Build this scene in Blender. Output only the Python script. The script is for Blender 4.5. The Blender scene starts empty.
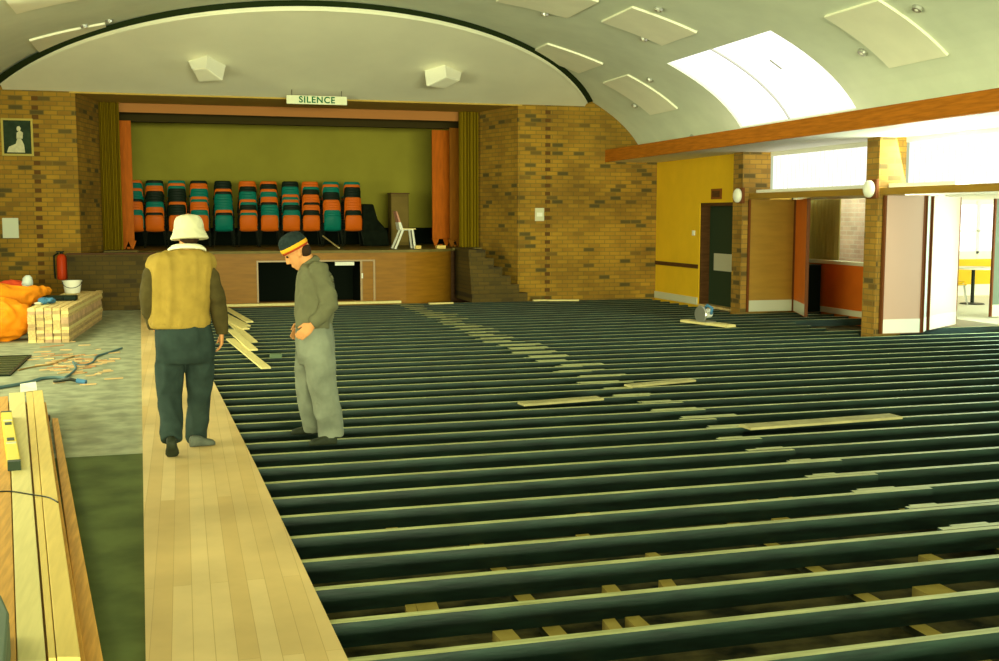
import bpy, bmesh, math, random
import numpy as np
from mathutils import Vector, Matrix, noise
random.seed(7)
S = bpy.context.scene
COL = S.collection

# ------------------------------------------------------------------ camera
FPX, EYE, CX, CY, HORIZ, VANX = 1109.0, 1.72, 499.5, 330.5, 217.0, 181.0
PITCH = math.atan((CY - HORIZ) / FPX)
YAW = math.atan((CX - VANX) / math.hypot(FPX, CY - HORIZ))
FW = Vector((math.sin(YAW) * math.cos(PITCH), math.cos(YAW) * math.cos(PITCH), -math.sin(PITCH)))
RT = Vector((math.cos(YAW), -math.sin(YAW), 0))
UP = RT.cross(FW)
EYEP = Vector((0, 0, EYE))
cam = bpy.data.cameras.new('camera')
cam.sensor_fit = 'HORIZONTAL'
cam.sensor_width = 36.0
cam.lens = 36.0 * FPX / 999.0
cam.clip_end = 300
camo = bpy.data.objects.new('camera', cam)
M = Matrix((RT, UP, -FW)).transposed().to_4x4()
M.translation = EYEP
camo.matrix_world = M
COL.objects.link(camo)
S.camera = camo

# ------------------------------------------------------------------ light
S.view_settings.view_transform = 'Standard'
S.view_settings.look = 'None'
S.view_settings.gamma = 1.0
S.view_settings.use_curve_mapping = False
S.view_settings.exposure = 0.6
wd = bpy.data.worlds.new('daylight')
S.world = wd
wd.use_nodes = True
wn = wd.node_tree.nodes
wn['Background'].inputs[0].default_value = (0.92, 1.0, 0.62, 1)
wn['Background'].inputs[1].default_value = 0.40


def area(name, loc, target, sx, sy, power, col):
    l = bpy.data.lights.new(name, 'AREA')
    l.shape = 'RECTANGLE'
    l.size, l.size_y = sx, sy
    l.energy = power
    l.color = col
    o = bpy.data.objects.new(name, l)
    o.location = loc
    o.rotation_euler = (Vector(target) - Vector(loc)).to_track_quat('-Z', 'Y').to_euler()
    COL.objects.link(o)
    return o


WARM = (0.92, 1.0, 0.60)
COOL = (0.84, 1.0, 0.80)
area('daylight_left_windows', (-9.5, 9.0, 1.7), (6, 14.5, 3.4), 12.0, 2.4, 720, WARM)
area('added_left_fill', (-3.3, 15.75, 3.7), (0.5, 13.5, 0), 3.2, 1.4, 150, WARM)  # added unseen fill for the left floor; no skylight is built here
area('added_near_left_fill', (-3.3, 6.0, 3.7), (0.2, 6.0, 0), 3.2, 1.4, 55, WARM)  # second added fill, over the near boards, with no opening above it
area('added_left_inner_fill', (-4.6, 12.3, 1.8), (4, 13.5, 4.3), 7.0, 1.5, 270, WARM)  # extra unseen fill on the left, aimed up to lift the vault
area('added_rear_fill', (2.5, -15.0, 1.7), (2.5, 10, 4.2), 13.0, 2.6, 5000, WARM)  # unseen fill added behind the camera to brighten reflector, stage and vault
area('daylight_skylight', (8.75, 15.75, 4.15), (3.5, 15.75, 0), 3.2, 1.6, 240, WARM)
area('daylight_right_windows', (10.15, 12.2, 2.5), (3, 12, 0.5), 4.0, 0.7, 110, COOL)
area('daylight_open_bay', (12.4, 13.5, 1.2), (6.0, 11.6, 0.0), 1.6, 1.7, 90, (0.55, 1.0, 0.95))
area('daylight_yard', (11.8, 17.8, 3.6), (12.0, 17.8, 0), 0.9, 3.0, 160, COOL)
area('daylight_foyer', (16.2, 12.9, 1.5), (15.6, 18, 0.9), 3.5, 1.8, 260, COOL)

# ------------------------------------------------------------------ helpers


def ray(u, v):
    return RT * (u - CX) + UP * (CY - v) + FW * FPX


def on_z(u, v, h=0.0):
    d = ray(u, v)
    return EYEP + d * ((h - EYE) / d.z)


def on_y(u, v, y):
    d = ray(u, v)
    return EYEP + d * (y / d.y)


def on_x(u, v, x):
    d = ray(u, v)
    return EYEP + d * (x / d.x)


def lin(c):
    return tuple(((x / 255 / 12.92) if x / 255 <= 0.04045 else ((x / 255 + 0.055) / 1.055) ** 2.4) for x in c)


MATS = {}


def mat(name, c, rough=0.7, var=0.0, vscale=6.0, stretch=(1, 1, 1), bump=0.0, metal=0.0, spec=0.08, emit=0.0, c2=None, lo=0.35, hi=0.65):
    """principled material with procedural colour mottling and bump"""
    if name in MATS:
        return MATS[name]
    m = bpy.data.materials.new(name)
    m.use_nodes = True
    nt = m.node_tree
    b = nt.nodes['Principled BSDF']
    b.inputs['Roughness'].default_value = rough
    b.inputs['Metallic'].default_value = metal
    b.inputs['Specular IOR Level'].default_value = spec
    rgb = lin(c) + (1,)
    b.inputs['Base Color'].default_value = rgb
    if emit:
        b.inputs['Emission Color'].default_value = rgb
        b.inputs['Emission Strength'].default_value = emit
    if var or bump or c2:
        tc = nt.nodes.new('ShaderNodeTexCoord')
        mp = nt.nodes.new('ShaderNodeMapping')
        mp.inputs['Scale'].default_value = stretch
        nt.links.new(tc.outputs['Object'], mp.inputs[0])
        nz = nt.nodes.new('ShaderNodeTexNoise')
        nz.inputs['Scale'].default_value = vscale
        nz.inputs['Detail'].default_value = 5
        nt.links.new(mp.outputs[0], nz.inputs['Vector'])
        rp = nt.nodes.new('ShaderNodeValToRGB')
        rp.color_ramp.elements[0].position = lo
        rp.color_ramp.elements[1].position = hi
        k0 = tuple(x * (1 - var) for x in rgb[:3]) + (1,)
        k1 = tuple(min(1, x * (1 + var)) for x in rgb[:3]) + (1,)
        if c2:
            k1 = lin(c2) + (1,)
        rp.color_ramp.elements[0].color = k0
        rp.color_ramp.elements[1].color = k1
        nt.links.new(nz.outputs[0], rp.inputs[0])
        nt.links.new(rp.outputs[0], b.inputs['Base Color'])
        if bump:
            bp = nt.nodes.new('ShaderNodeBump')
            bp.inputs['Strength'].default_value = bump
            bp.inputs['Distance'].default_value = 0.02
            nt.links.new(nz.outputs[0], bp.inputs['Height'])
            nt.links.new(bp.outputs[0], b.inputs['Normal'])
    MATS[name] = m
    return m


def pattern(name, plane, c1, c2, cm, bw, rh, mortar, rough=0.85, shift=0.5, dark=None, scale_noise=1.2, bump=0.3):
    """brick / plank pattern laid in world metres on the xz, yz, or yx plane"""
    m = bpy.data.materials.new(name)
    m.use_nodes = True
    nt = m.node_tree
    b = nt.nodes['Principled BSDF']
    b.inputs['Roughness'].default_value = rough
    b.inputs['Specular IOR Level'].default_value = 0.3
    tc = nt.nodes.new('ShaderNodeTexCoord')
    sp = nt.nodes.new('ShaderNodeSeparateXYZ')
    cb = nt.nodes.new('ShaderNodeCombineXYZ')
    nt.links.new(tc.outputs['Object'], sp.inputs[0])
    for i, ax in enumerate(plane):
        nt.links.new(sp.outputs['XYZ'.index(ax.upper())], cb.inputs[i])
    br = nt.nodes.new('ShaderNodeTexBrick')
    br.inputs['Scale'].default_value = 1.0
    br.inputs['Brick Width'].default_value = bw
    br.inputs['Row Height'].default_value = rh
    br.inputs['Mortar Size'].default_value = mortar
    br.inputs['Mortar Smooth'].default_value = 0.3
    br.inputs['Color1'].default_value = lin(c1) + (1,)
    br.inputs['Color2'].default_value = lin(c2) + (1,)
    br.inputs['Mortar'].default_value = lin(cm) + (1,)
    br.offset = shift
    nt.links.new(cb.outputs[0], br.inputs['Vector'])
    out = br.outputs['Color']
    if dark:
        # a few bricks fired much darker: a second brick lookup drives them
        b2 = nt.nodes.new('ShaderNodeTexBrick')
        for k in ('Scale', 'Brick Width', 'Row Height', 'Mortar Size'):
            b2.inputs[k].default_value = br.inputs[k].default_value
        b2.inputs['Color1'].default_value = (0, 0, 0, 1)
        b2.inputs['Color2'].default_value = (1, 1, 1, 1)
        b2.inputs['Mortar'].default_value = (0, 0, 0, 1)
        b2.inputs['Bias'].default_value = 0.0
        b2.offset = shift
        nt.links.new(cb.outputs[0], b2.inputs['Vector'])
        rp = nt.nodes.new('ShaderNodeValToRGB')
        rp.color_ramp.elements[0].position = 0.86
        rp.color_ramp.elements[1].position = 0.95
        nt.links.new(b2.outputs['Color'], rp.inputs[0])
        mx = nt.nodes.new('ShaderNodeMix')
        mx.data_type = 'RGBA'
        nt.links.new(rp.outputs[0], mx.inputs[0])
        nt.links.new(out, mx.inputs[6])
        mx.inputs[7].default_value = lin(dark) + (1,)
        out = mx.outputs[2]
    nz = nt.nodes.new('ShaderNodeTexNoise')
    nz.inputs['Scale'].default_value = scale_noise
    nz.inputs['Detail'].default_value = 6
    nt.links.new(cb.outputs[0], nz.inputs['Vector'])
    mr = nt.nodes.new('ShaderNodeMapRange')
    mr.inputs[1].default_value = 0.3
    mr.inputs[2].default_value = 0.7
    mr.inputs[3].default_value = 0.72
    mr.inputs[4].default_value = 1.2
    nt.links.new(nz.outputs[0], mr.inputs[0])
    mu = nt.nodes.new('ShaderNodeMix')
    mu.data_type = 'RGBA'
    mu.blend_type = 'MULTIPLY'
    mu.inputs[0].default_value = 1.0
    nt.links.new(out, mu.inputs[6])
    nt.links.new(mr.outputs[0], mu.inputs[7])
    nt.links.new(mu.outputs[2], b.inputs['Base Color'])
    if bump:
        bp = nt.nodes.new('ShaderNodeBump')
        bp.inputs['Strength'].default_value = bump
        bp.inputs['Distance'].default_value = 0.01
        bp.invert = True
        nt.links.new(br.outputs['Fac'], bp.inputs['Height'])
        nt.links.new(bp.outputs[0], b.inputs['Normal'])
    return m


def glow(name, c, strength):
    m = bpy.data.materials.new(name)
    m.use_nodes = True
    nt = m.node_tree
    nt.nodes.clear()
    o = nt.nodes.new('ShaderNodeOutputMaterial')
    e = nt.nodes.new('ShaderNodeEmission')
    e.inputs[0].default_value = lin(c) + (1,)
    e.inputs[1].default_value = strength
    nt.links.new(e.outputs[0], o.inputs[0])
    return m


def glass(name):
    m = bpy.data.materials.new(name)
    m.use_nodes = True
    nt = m.node_tree
    nt.nodes.clear()
    o = nt.nodes.new('ShaderNodeOutputMaterial')
    t = nt.nodes.new('ShaderNodeBsdfTransparent')
    t.inputs[0].default_value = (0.93, 0.96, 0.93, 1)
    g = nt.nodes.new('ShaderNodeBsdfGlossy')
    g.inputs['Roughness'].default_value = 0.03
    mx = nt.nodes.new('ShaderNodeMixShader')
    mx.inputs[0].default_value = 0.06
    nt.links.new(t.outputs[0], mx.inputs[1])
    nt.links.new(g.outputs[0], mx.inputs[2])
    nt.links.new(mx.outputs[0], o.inputs[0])
    return m


class MB:
    """collects shapes into one mesh"""

    def __init__(self):
        self.v, self.f, self.mi = [], [], []

    def add(self, vs, fs, mi=0):
        n = len(self.v)
        self.v += [tuple(p) for p in vs]
        self.f += [tuple(i + n for i in f) for f in fs]
        self.mi += [mi] * len(fs)

    def box(self, x0, x1, y0, y1, z0, z1, mi=0, top=None):
        vs = [(x0, y0, z0), (x1, y0, z0), (x1, y1, z0), (x0, y1, z0), (x0, y0, z1), (x1, y0, z1), (x1, y1, z1), (x0, y1, z1)]
        n = len(self.v)
        self.add(vs, [(0, 3, 2, 1), (4, 5, 6, 7), (0, 1, 5, 4), (1, 2, 6, 5), (2, 3, 7, 6), (3, 0, 4, 7)], mi)
        if top is not None:
            self.mi[-5] = top
        return self

    def hexa(self, b, t, mi=0, top=None):
        """prism between two matching polygons"""
        n = len(b)
        fs = [tuple(reversed(range(n))), tuple(range(n, 2 * n))]
        fs += [(i, (i + 1) % n, (i + 1) % n + n, i + n) for i in range(n)]
        k = len(self.f)
        self.add(list(b) + list(t), fs, mi)
        if top is not None:
            self.mi[k + 1] = top
        return self

    def obox(self, c, ax, ay, az, mi=0):
        """oriented box: centre and three half-axis vectors"""
        c, ax, ay, az = Vector(c), Vector(ax), Vector(ay), Vector(az)
        b = [c - ax - ay - az, c + ax - ay - az, c + ax + ay - az, c - ax + ay - az]
        t = [p + az * 2 for p in b]
        return self.hexa(b, t, mi)

    def tube(self, pts, r, n=8, mi=0, cap=True):
        pts = [Vector(p) for p in pts]
        rs = r if isinstance(r, (list, tuple)) else [r] * len(pts)
        rings = []
        pu = None
        for i, p in enumerate(pts):
            d = (pts[min(i + 1, len(pts) - 1)] - pts[max(i - 1, 0)]).normalized()
            if pu is None:
                pu = d.orthogonal().normalized()
            pu = (pu - d * pu.dot(d))
            pu = pu.normalized() if pu.length > 1e-6 else d.orthogonal().normalized()
            w = d.cross(pu)
            rings.append([p + (pu * math.cos(2 * math.pi * k / n) + w * math.sin(2 * math.pi * k / n)) * rs[i] for k in range(n)])
        self.loft(rings, mi, cap)
        return self

    def loft(self, rings, mi=0, cap=True):
        n = len(rings[0])
        vs = [p for r in rings for p in r]
        fs = []
        for i in range(len(rings) - 1):
            for k in range(n):
                a, b = i * n + k, i * n + (k + 1) % n
                fs.append((a, b, b + n, a + n))
        if cap:
            fs.append(tuple(reversed(range(n))))
            fs.append(tuple(range((len(rings) - 1) * n, len(rings) * n)))
        self.add(vs, fs, mi)
        return self

    def ell(self, c, ax, ay, az, nu=16, nv=10, mi=0):
        c, ax, ay, az = Vector(c), Vector(ax), Vector(ay), Vector(az)
        rings = []
        for j in range(1, nv):
            th = math.pi * j / nv
            rings.append([c - az * math.cos(th) + (ax * math.cos(2 * math.pi * k / nu) + ay * math.sin(2 * math.pi * k / nu)) * math.sin(th) for k in range(nu)])
        self.loft(rings, mi)
        return self

    def lathe(self, c, prof, n=24, axis=(0, 0, 1), mi=0, cap=True):
        c, a = Vector(c), Vector(axis).normalized()
        u = a.orthogonal().normalized()
        w = a.cross(u)
        self.loft([[c + a * h + (u * math.cos(2 * math.pi * k / n) + w * math.sin(2 * math.pi * k / n)) * max(r, 1e-4) for k in range(n)] for r, h in prof], mi, cap)
        return self

    def build(self, name, mats, parent=None, smooth=False, bevel=0.0, loc=None):
        me = bpy.data.meshes.new(name)
        me.from_pydata(self.v, [], self.f)
        for m in (mats if isinstance(mats, (list, tuple)) else [mats]):
            me.materials.append(m)
        for p, k in zip(me.polygons, self.mi):
            p.material_index = k
            p.use_smooth = smooth
        me.update()
        bm = bmesh.new()
        bm.from_mesh(me)
        bmesh.ops.recalc_face_normals(bm, faces=bm.faces)
        bm.to_mesh(me)
        bm.free()
        o = bpy.data.objects.new(name, me)
        COL.objects.link(o)
        if parent:
            o.parent = parent
            o.matrix_parent_inverse = Matrix.Translation(-Vector(parent.location)) if parent.type == 'EMPTY' and False else Matrix()
        if loc is not None:
            o.location = loc
        if bevel:
            bv = o.modifiers.new('bevel', 'BEVEL')
            bv.width = bevel
            bv.segments = 2
            bv.limit_method = 'ANGLE'
        return o


def tag(o, label, cat, group=None):
    o['label'] = label
    o['category'] = cat
    if group:
        o['group'] = group
    return o


def struct(o):
    o['kind'] = 'structure'
    return o


def stuff(o, label, cat):
    o['kind'] = 'stuff'
    return tag(o, label, cat)


def empty(name, loc=(0, 0, 0), rz=0.0):
    e = bpy.data.objects.new(name, None)
    e.empty_display_size = 0.1
    e.location = loc
    e.rotation_euler = (0, 0, rz)
    COL.objects.link(e)
    return e


def reroot(e, loc):
    """put a thing's Empty at its base without moving its parts (parts were built in world metres)"""
    e.location = loc
    for ch in e.children:
        ch.matrix_parent_inverse = Matrix.Translation(-Vector(loc))
    return e


def copy_tree(o, parent=None):
    c = o.copy()
    COL.objects.link(c)
    if parent:
        c.parent = parent
    for ch in list(o.children):
        copy_tree(ch, c)
    return c


def ordinal(n):
    names = ['', 'first', 'second', 'third', 'fourth', 'fifth', 'sixth', 'seventh', 'eighth', 'ninth', 'tenth', 'eleventh', 'twelfth', 'thirteenth', 'fourteenth']
    if n < len(names):
        return names[n]
    return str(n) + ('th' if 10 <= n % 100 <= 20 else {1: 'st', 2: 'nd', 3: 'rd'}.get(n % 10, 'th'))


def organic(name, mb, m, parent, voxel=0.012, smooth=4, fold=0.0, fscale=(9, 9, 5), seed=0):
    """fuse overlapping closed shapes into one continuous skin"""
    me = bpy.data.meshes.new('raw')
    me.from_pydata(mb.v, [], mb.f)
    bm = bmesh.new()
    bm.from_mesh(me)
    bmesh.ops.recalc_face_normals(bm, faces=bm.faces)
    bm.to_mesh(me)
    bm.free()
    t = bpy.data.objects.new('raw', me)
    COL.objects.link(t)
    r = t.modifiers.new('r', 'REMESH')
    r.mode = 'VOXEL'
    r.voxel_size = voxel
    s = t.modifiers.new('s', 'SMOOTH')
    s.iterations = smooth
    s.factor = 0.5
    dg = bpy.context.evaluated_depsgraph_get()
    dg.update()
    res = bpy.data.meshes.new_from_object(t.evaluated_get(dg))
    bpy.data.objects.remove(t)
    if fold:
        for v in res.vertices:
            p = v.co
            q = Vector((p.x * fscale[0] + seed, p.y * fscale[1], p.z * fscale[2]))
            d = 1 - abs(noise.noise(q)) * 2.2
            v.co = p + v.normal * (fold * (d - 0.3))
    res.name = name
    res.materials.clear()
    res.materials.append(m)
    for p in res.polygons:
        p.use_smooth = True
    o = bpy.data.objects.new(name, res)
    COL.objects.link(o)
    o.parent = parent
    return o


# ------------------------------------------------------------------ materials
M_brick = pattern('brick_end_wall', 'xz', (164, 122, 32), (136, 98, 27), (118, 96, 34), 0.235, 0.083, 0.009, dark=(86, 72, 30))
M_brick_rev = pattern('brick_reveal', 'yz', (164, 122, 32), (136, 98, 27), (118, 96, 34), 0.235, 0.083, 0.009, dark=(86, 72, 30))
M_brick_y = pattern('brick_side_face', 'yz', (168, 124, 44), (140, 100, 34), (126, 100, 44), 0.235, 0.083, 0.009, dark=(92, 74, 36))
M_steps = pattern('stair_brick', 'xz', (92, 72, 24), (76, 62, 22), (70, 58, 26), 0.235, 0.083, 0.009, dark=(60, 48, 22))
M_vault = mat('vault_plaster', (222, 227, 206), 0.8, 0.05, 1.5)
M_cpanel = mat('ceiling_panel_board', (250, 246, 222), 0.7, 0.03, 2)
M_reflector = mat('reflector_plaster', (236, 232, 206), 0.7, 0.03, 1.2)
M_beam = mat('beam_timber', (172, 100, 24), 0.55, 0.18, 3, (1, 1, 14))
M_yellow = mat('yellow_wall_paint', (226, 178, 36), 0.6, 0.04, 2)
M_pale = mat('pale_paint', (206, 200, 168), 0.6)
M_white = mat('white_paint', (235, 232, 215), 0.6)
M_soil = mat('subfloor_soil', (44, 48, 30), 0.95, 0.5, 5, bump=0.6, c2=(92, 84, 50))
M_slab = mat('old_concrete', (138, 140, 116), 0.85, 0.1, 5.0, (1, 1, 1), 0.2, c2=(164, 166, 138))
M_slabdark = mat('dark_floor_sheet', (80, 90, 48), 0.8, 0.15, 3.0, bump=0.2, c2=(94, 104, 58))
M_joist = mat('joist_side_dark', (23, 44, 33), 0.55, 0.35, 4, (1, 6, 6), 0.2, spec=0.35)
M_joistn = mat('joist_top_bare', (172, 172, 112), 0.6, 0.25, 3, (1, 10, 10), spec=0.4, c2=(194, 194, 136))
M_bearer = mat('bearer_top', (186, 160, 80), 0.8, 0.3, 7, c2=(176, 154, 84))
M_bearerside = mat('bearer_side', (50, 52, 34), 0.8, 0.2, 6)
M_strip = pattern('new_floorboards', 'yx', (222, 192, 134), (206, 172, 110), (186, 152, 92), 2.6, 0.083, 0.0016, rough=0.5, shift=0.37, scale_noise=1.0, bump=0.1)
M_pine = mat('pine_board', (226, 194, 112), 0.6, 0.05, 3, (14, 1.0, 4), 0.03)
M_pine2 = mat('pine_board_pale', (222, 204, 138), 0.6, 0.05, 3, (14, 1.0, 4), 0.03)
M_pine3 = mat('pine_board_honey', (204, 150, 70), 0.6, 0.15, 4, (14, 1.0, 4), 0.03)
M_offcut = mat('offcut_board', (206, 176, 118), 0.7, 0.2, 6, (8, 1, 8))
M_stagewood = mat('stage_veneer', (144, 97, 24), 0.36, 0.12, 2.5, (1, 1, 8), spec=0.10)
M_stagefloor = mat('stage_floor_timber', (118, 104, 56), 0.5, 0.15, 3, (1, 8, 1))
M_black = mat('black_void', (14, 20, 12), 0.9)
M_backwall = mat('stage_back_wall', (156, 146, 54), 0.85, 0.06, 1.5)
M_darkwood = mat('dark_brown_wood', (84, 54, 28), 0.5, 0.2, 4, (1, 1, 8))
M_soffit = mat('proscenium_soffit', (184, 152, 74), 0.7, 0.06, 2)
M_stageceil = mat('stage_ceiling_board', (176, 116, 60), 0.6)
M_curtain = mat('curtain_velour', (150, 124, 18), 0.85, 0.12, 5, (20, 20, 0.4))
M_flat = mat('orange_flat_ply', (196, 98, 14), 0.55, 0.12, 3, (6, 1, 1))
M_flat2 = mat('brown_flat_ply', (150, 88, 18), 0.55, 0.12, 3, (6, 1, 1))
M_orange = mat('chair_orange_plastic', (216, 100, 20), 0.4)
M_teal = mat('chair_teal_plastic', (14, 112, 96), 0.4)
M_blk = mat('chair_black_plastic', (22, 34, 22), 0.45)
M_steel = mat('dark_steel', (40, 44, 36), 0.4, metal=0.6)
M_chrome = mat('bright_metal', (190, 190, 180), 0.3, metal=0.8)
M_doorbrown = mat('door_brown_laminate', (150, 112, 38), 0.35, 0.08, 2, (1, 1, 6), spec=0.5)
M_dooredge = mat('door_edge_brown', (108, 60, 28), 0.45)
M_dadopanel = mat('dado_red_brown', (196, 98, 24), 0.5, 0.05, 3)
M_doorgreen = mat('door_dark_green', (46, 58, 40), 0.5)
M_doorglare = mat('door_brown_glare', (204, 164, 146), 0.28, spec=0.6)  # pale pink stands in for glare on a brown leaf
M_greydoor = mat('grey_green_door', (104, 118, 104), 0.5)
M_kick = mat('kick_plate_aluminium', (200, 198, 176), 0.35, metal=0.3)
M_blind = glow('backlit_blind', (250, 250, 236), 1.05)
M_blind2 = glow('backlit_blind_fold', (244, 246, 228), 1.0)
M_sky = glow('skylight_diffuser', (255, 254, 244), 1.12)
M_outside = glow('sunlit_outdoors', (255, 250, 238), 1.3)
M_glass = glass('clear_glass')
M_beige = mat('beige_curtain', (190, 168, 98), 0.85, 0.12, 6, (1, 20, 0.3))
M_outbrick = pattern('outdoor_brick', 'yz', (226, 190, 170), (206, 170, 150), (220, 200, 180), 0.24, 0.086, 0.01)
M_skin = mat('skin', (206, 142, 88), 0.55, 0.06, 20)
M_red = mat('extinguisher_red', (206, 66, 24), 0.35)
M_redcloth = mat('red_cloth', (214, 76, 40), 0.85, 0.1, 10)
M_tarp = mat('orange_tarpaulin', (232, 136, 24), 0.5, 0.18, 5, bump=0.3)
M_yel = mat('level_yellow', (232, 206, 60), 0.45)
M_yelchair = mat('yellow_chair_plastic', (232, 186, 40), 0.45)
M_blue = mat('blue_plastic', (70, 116, 150), 0.45)
M_cord = mat('blue_grey_cord', (88, 112, 112), 0.6)
M_gold = mat('gilt_frame', (176, 156, 76), 0.5)

# ------------------------------------------------------------------ the shell
XC, VA, VB, VZ = 2.5, 7.0, 2.58, 2.64      # the vault: an ellipse across the hall
YE = 21.95                                  # end wall


def vz(x, off=0.0):
    t = 1 - ((x - XC) / (VA - off)) ** 2
    return VZ + (VB - off) * math.sqrt(max(t, 0))


def vault_hit(u, v):
    d = ray(u, v)
    A = (d.x / VA) ** 2 + (d.z / VB) ** 2
    B = 2 * (-XC * d.x / VA ** 2 + (EYE - VZ) * d.z / VB ** 2)
    Cc = (XC / VA) ** 2 + ((EYE - VZ) / VB) ** 2 - 1
    return EYEP + d * ((-B + math.sqrt(B * B - 4 * A * Cc)) / (2 * A))


def vnorm(x):
    z = vz(x)
    return Vector(((x - XC) / VA ** 2, 0, (z - VZ) / VB ** 2)).normalized()


SKX, SKY = (7.9, 9.3), (14.03, 17.45)


def ang(x):
    return math.acos(max(-1, min(1, (x - XC) / VA)))


ts = sorted(set([ang(9.465) + (math.pi - 2 * ang(9.465)) * k / 64 for k in range(65)] + [ang(SKX[0]), ang(SKX[1]), math.pi - ang(SKX[0]), math.pi - ang(SKX[1])]))
ys = [-3.0, 2, 6, 10, SKY[0], SKY[1], YE + 0.05]
mb = MB()
for i in range(len(ts) - 1):
    tm = (ts[i] + ts[i + 1]) / 2
    xm = XC + VA * math.cos(tm)
    for j in range(len(ys) - 1):
        if SKX[0] < xm < SKX[1] and abs(ys[j] - SKY[0]) < 1e-6:
            continue
        q, w = [], []
        for t, y in ((ts[i], ys[j]), (ts[i + 1], ys[j]), (ts[i + 1], ys[j + 1]), (ts[i], ys[j + 1])):
            x = XC + VA * math.cos(t)
            n = vnorm(x)
            p = Vector((x, y, VZ + VB * math.sin(t)))
            q.append(p)
            w.append(p + n * 0.16)
        mb.hexa(q, w)
struct(mb.build('ceiling', M_vault))

# skylight in the vault
w1 = empty('window_1')
struct(w1)


def vault_patch(mb, x0, x1, y0, y1, off, th, n=14, mi=0):
    P, Q = [], []
    for k in range(n + 1):
        x = x0 + (x1 - x0) * k / n
        nn = vnorm(x)
        p = Vector((x, 0, vz(x))) + nn * off
        P.append(p)
        Q.append(p + nn * th)
    for k in range(n):
        b = [P[k] + Vector((0, y0, 0)), P[k + 1] + Vector((0, y0, 0)), P[k + 1] + Vector((0, y1, 0)), P[k] + Vector((0, y1, 0))]
        t = [Q[k] + Vector((0, y0, 0)), Q[k + 1] + Vector((0, y0, 0)), Q[k + 1] + Vector((0, y1, 0)), Q[k] + Vector((0, y1, 0))]
        mb.hexa(b, t, mi)


ym = 15.9
for a, b in ((SKY[0], ym - 0.012), (ym + 0.012, SKY[1])):
    m_ = MB()
    vault_patch(m_, SKX[0], SKX[1], a, b, 0.05, 0.02)
    m_.build('pane', M_sky, w1, smooth=False)
m_ = MB()
vault_patch(m_, SKX[0], SKX[1], ym - 0.012, ym + 0.012, 0.02, 0.05)
m_.build('mullion', M_chrome, w1)
m_ = MB()
hx = vault_hit(804, 60)
m_.tube([Vector((8.42, 14.95, vz(8.42) + 0.01)), Vector((8.62, 14.95, vz(8.62) + 0.01))], 0.012, 6)
m_.build('latch', M_chrome, w1)

# cream panels stuck under the vault
PAN = [(7.86, 8.86, 19.03, 20.26, 'cream ceiling panel low on the right vault, between skylight and stage wall'),
       (6.34, 7.40, 19.08, 20.34, 'cream ceiling panel tucked behind the right shoulder of the arched reflector'),
       (6.41, 7.45, 15.38, 16.62, 'cream ceiling panel just above the skylight in the vault'),
       (4.80, 5.97, 15.6, 16.98, 'cream ceiling panel cut by the top of the photo, above the reflector crown'),
       (7.93, 8.92, 11.58, 12.72, 'cream ceiling panel on the near side of the skylight, over the right windows'),
       (-2.25, -1.10, 19.4, 20.62, 'cream ceiling panel above the left shoulder of the arched reflector'),
       (-2.14, -0.97, 15.85, 17.1, 'cream ceiling panel in the top left corner of the photo')]
for x0, x1, y0, y1, lab in PAN:
    e = MB()
    vault_patch(e, x0, x1, y0, y1, -0.035, 0.033, 10)
    tag(e.build('ceiling_panel', M_cpanel), lab, 'ceiling panel', 'cream panels under the vault')

# small downlights
DL = [((545, 13), 'above the right half of the reflector crown'), ((644, 38), 'over the lower edge of the panel above the skylight'),
      ((659, 8), 'over the upper edge of the panel above the skylight'), ((650, 79), 'above the low right panel near the stage'),
      ((635, 105), 'below the low right panel near the stage'), ((863, 51), 'between skylight and the near right panel'),
      ((918, 7), 'beyond the near right panel, at the top edge of the photo'), ((693, 137), 'on the vault just over the timber beam'),
      ((84, 25), 'left of a pair over the left ceiling panel'), ((109, 20), 'right of a pair over the left ceiling panel')]
for (u, v), where in DL:
    p = vault_hit(u, v)
    n = vnorm(p.x)
    dl = empty('downlight')
    m_ = MB()
    m_.lathe(p - n * 0.045, [(0.03, 0), (0.055, 0.0), (0.065, 0.03), (0.065, 0.05)], 12, n)
    m_.build('housing', M_chrome, dl, smooth=False)
    m_ = MB()
    m_.lathe(p - n * 0.05, [(0.022, 0), (0.026, 0.012)], 10, n)
    m_.build('bulb', M_white, dl)
    reroot(dl, p)
    tag(dl, 'small bright metal downlight ' + where, 'ceiling light', 'downlights on the vault')

# ground below the joists
struct(MB().box(-6, 10.0, -3, 27.2, -0.6, -0.152).build('ground', M_soil))
struct(MB().box(10.0, 12.6, -3, 20.6, -0.6, -0.152).build('ground', M_soil))

# end wall with the stage opening
OX0, OX1 = -1.80, 6.66
mb = MB()
mb.box(-5.0, OX0, YE, YE + 0.3, -0.3, 6)
mb.box(OX1, 9.95, YE, YE + 0.3, -0.3, 6)
mb.box(OX0, OX1, YE, YE + 0.3, 4.0, 6)
struct(mb.build('wall_back', M_brick))
mb = MB()
for xf, xi, d_ in ((OX1 + 0.02, 6.20, 1), (OX0 - 0.02, -1.48, -1)):
    q = [(xf, YE - 0.001), (xf + 0.5 * d_, YE + 0.2), (xf + 0.5 * d_, 23.5), (xi, 23.5)]
    mb.hexa([(x, y, -0.3) for x, y in q], [(x, y, 4.2) for x, y in q])
struct(mb.build('wall_reveal', M_brick_rev))
# toothed brick joints: projecting headers in a vertical line
for x, nm in ((7.3, 'trim_1'), (-2.5, 'trim_2')):
    mb = MB()
    for k in range(52):
        if k % 2 == 0:
            mb.box(x - 0.05, x + 0.06, YE - 0.012, YE + 0.02, k * 0.083 + 0.004, k * 0.083 + 0.079)
    struct(mb.build(nm, mat('toothed_brick', (96, 66, 30), 0.9)))
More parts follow.
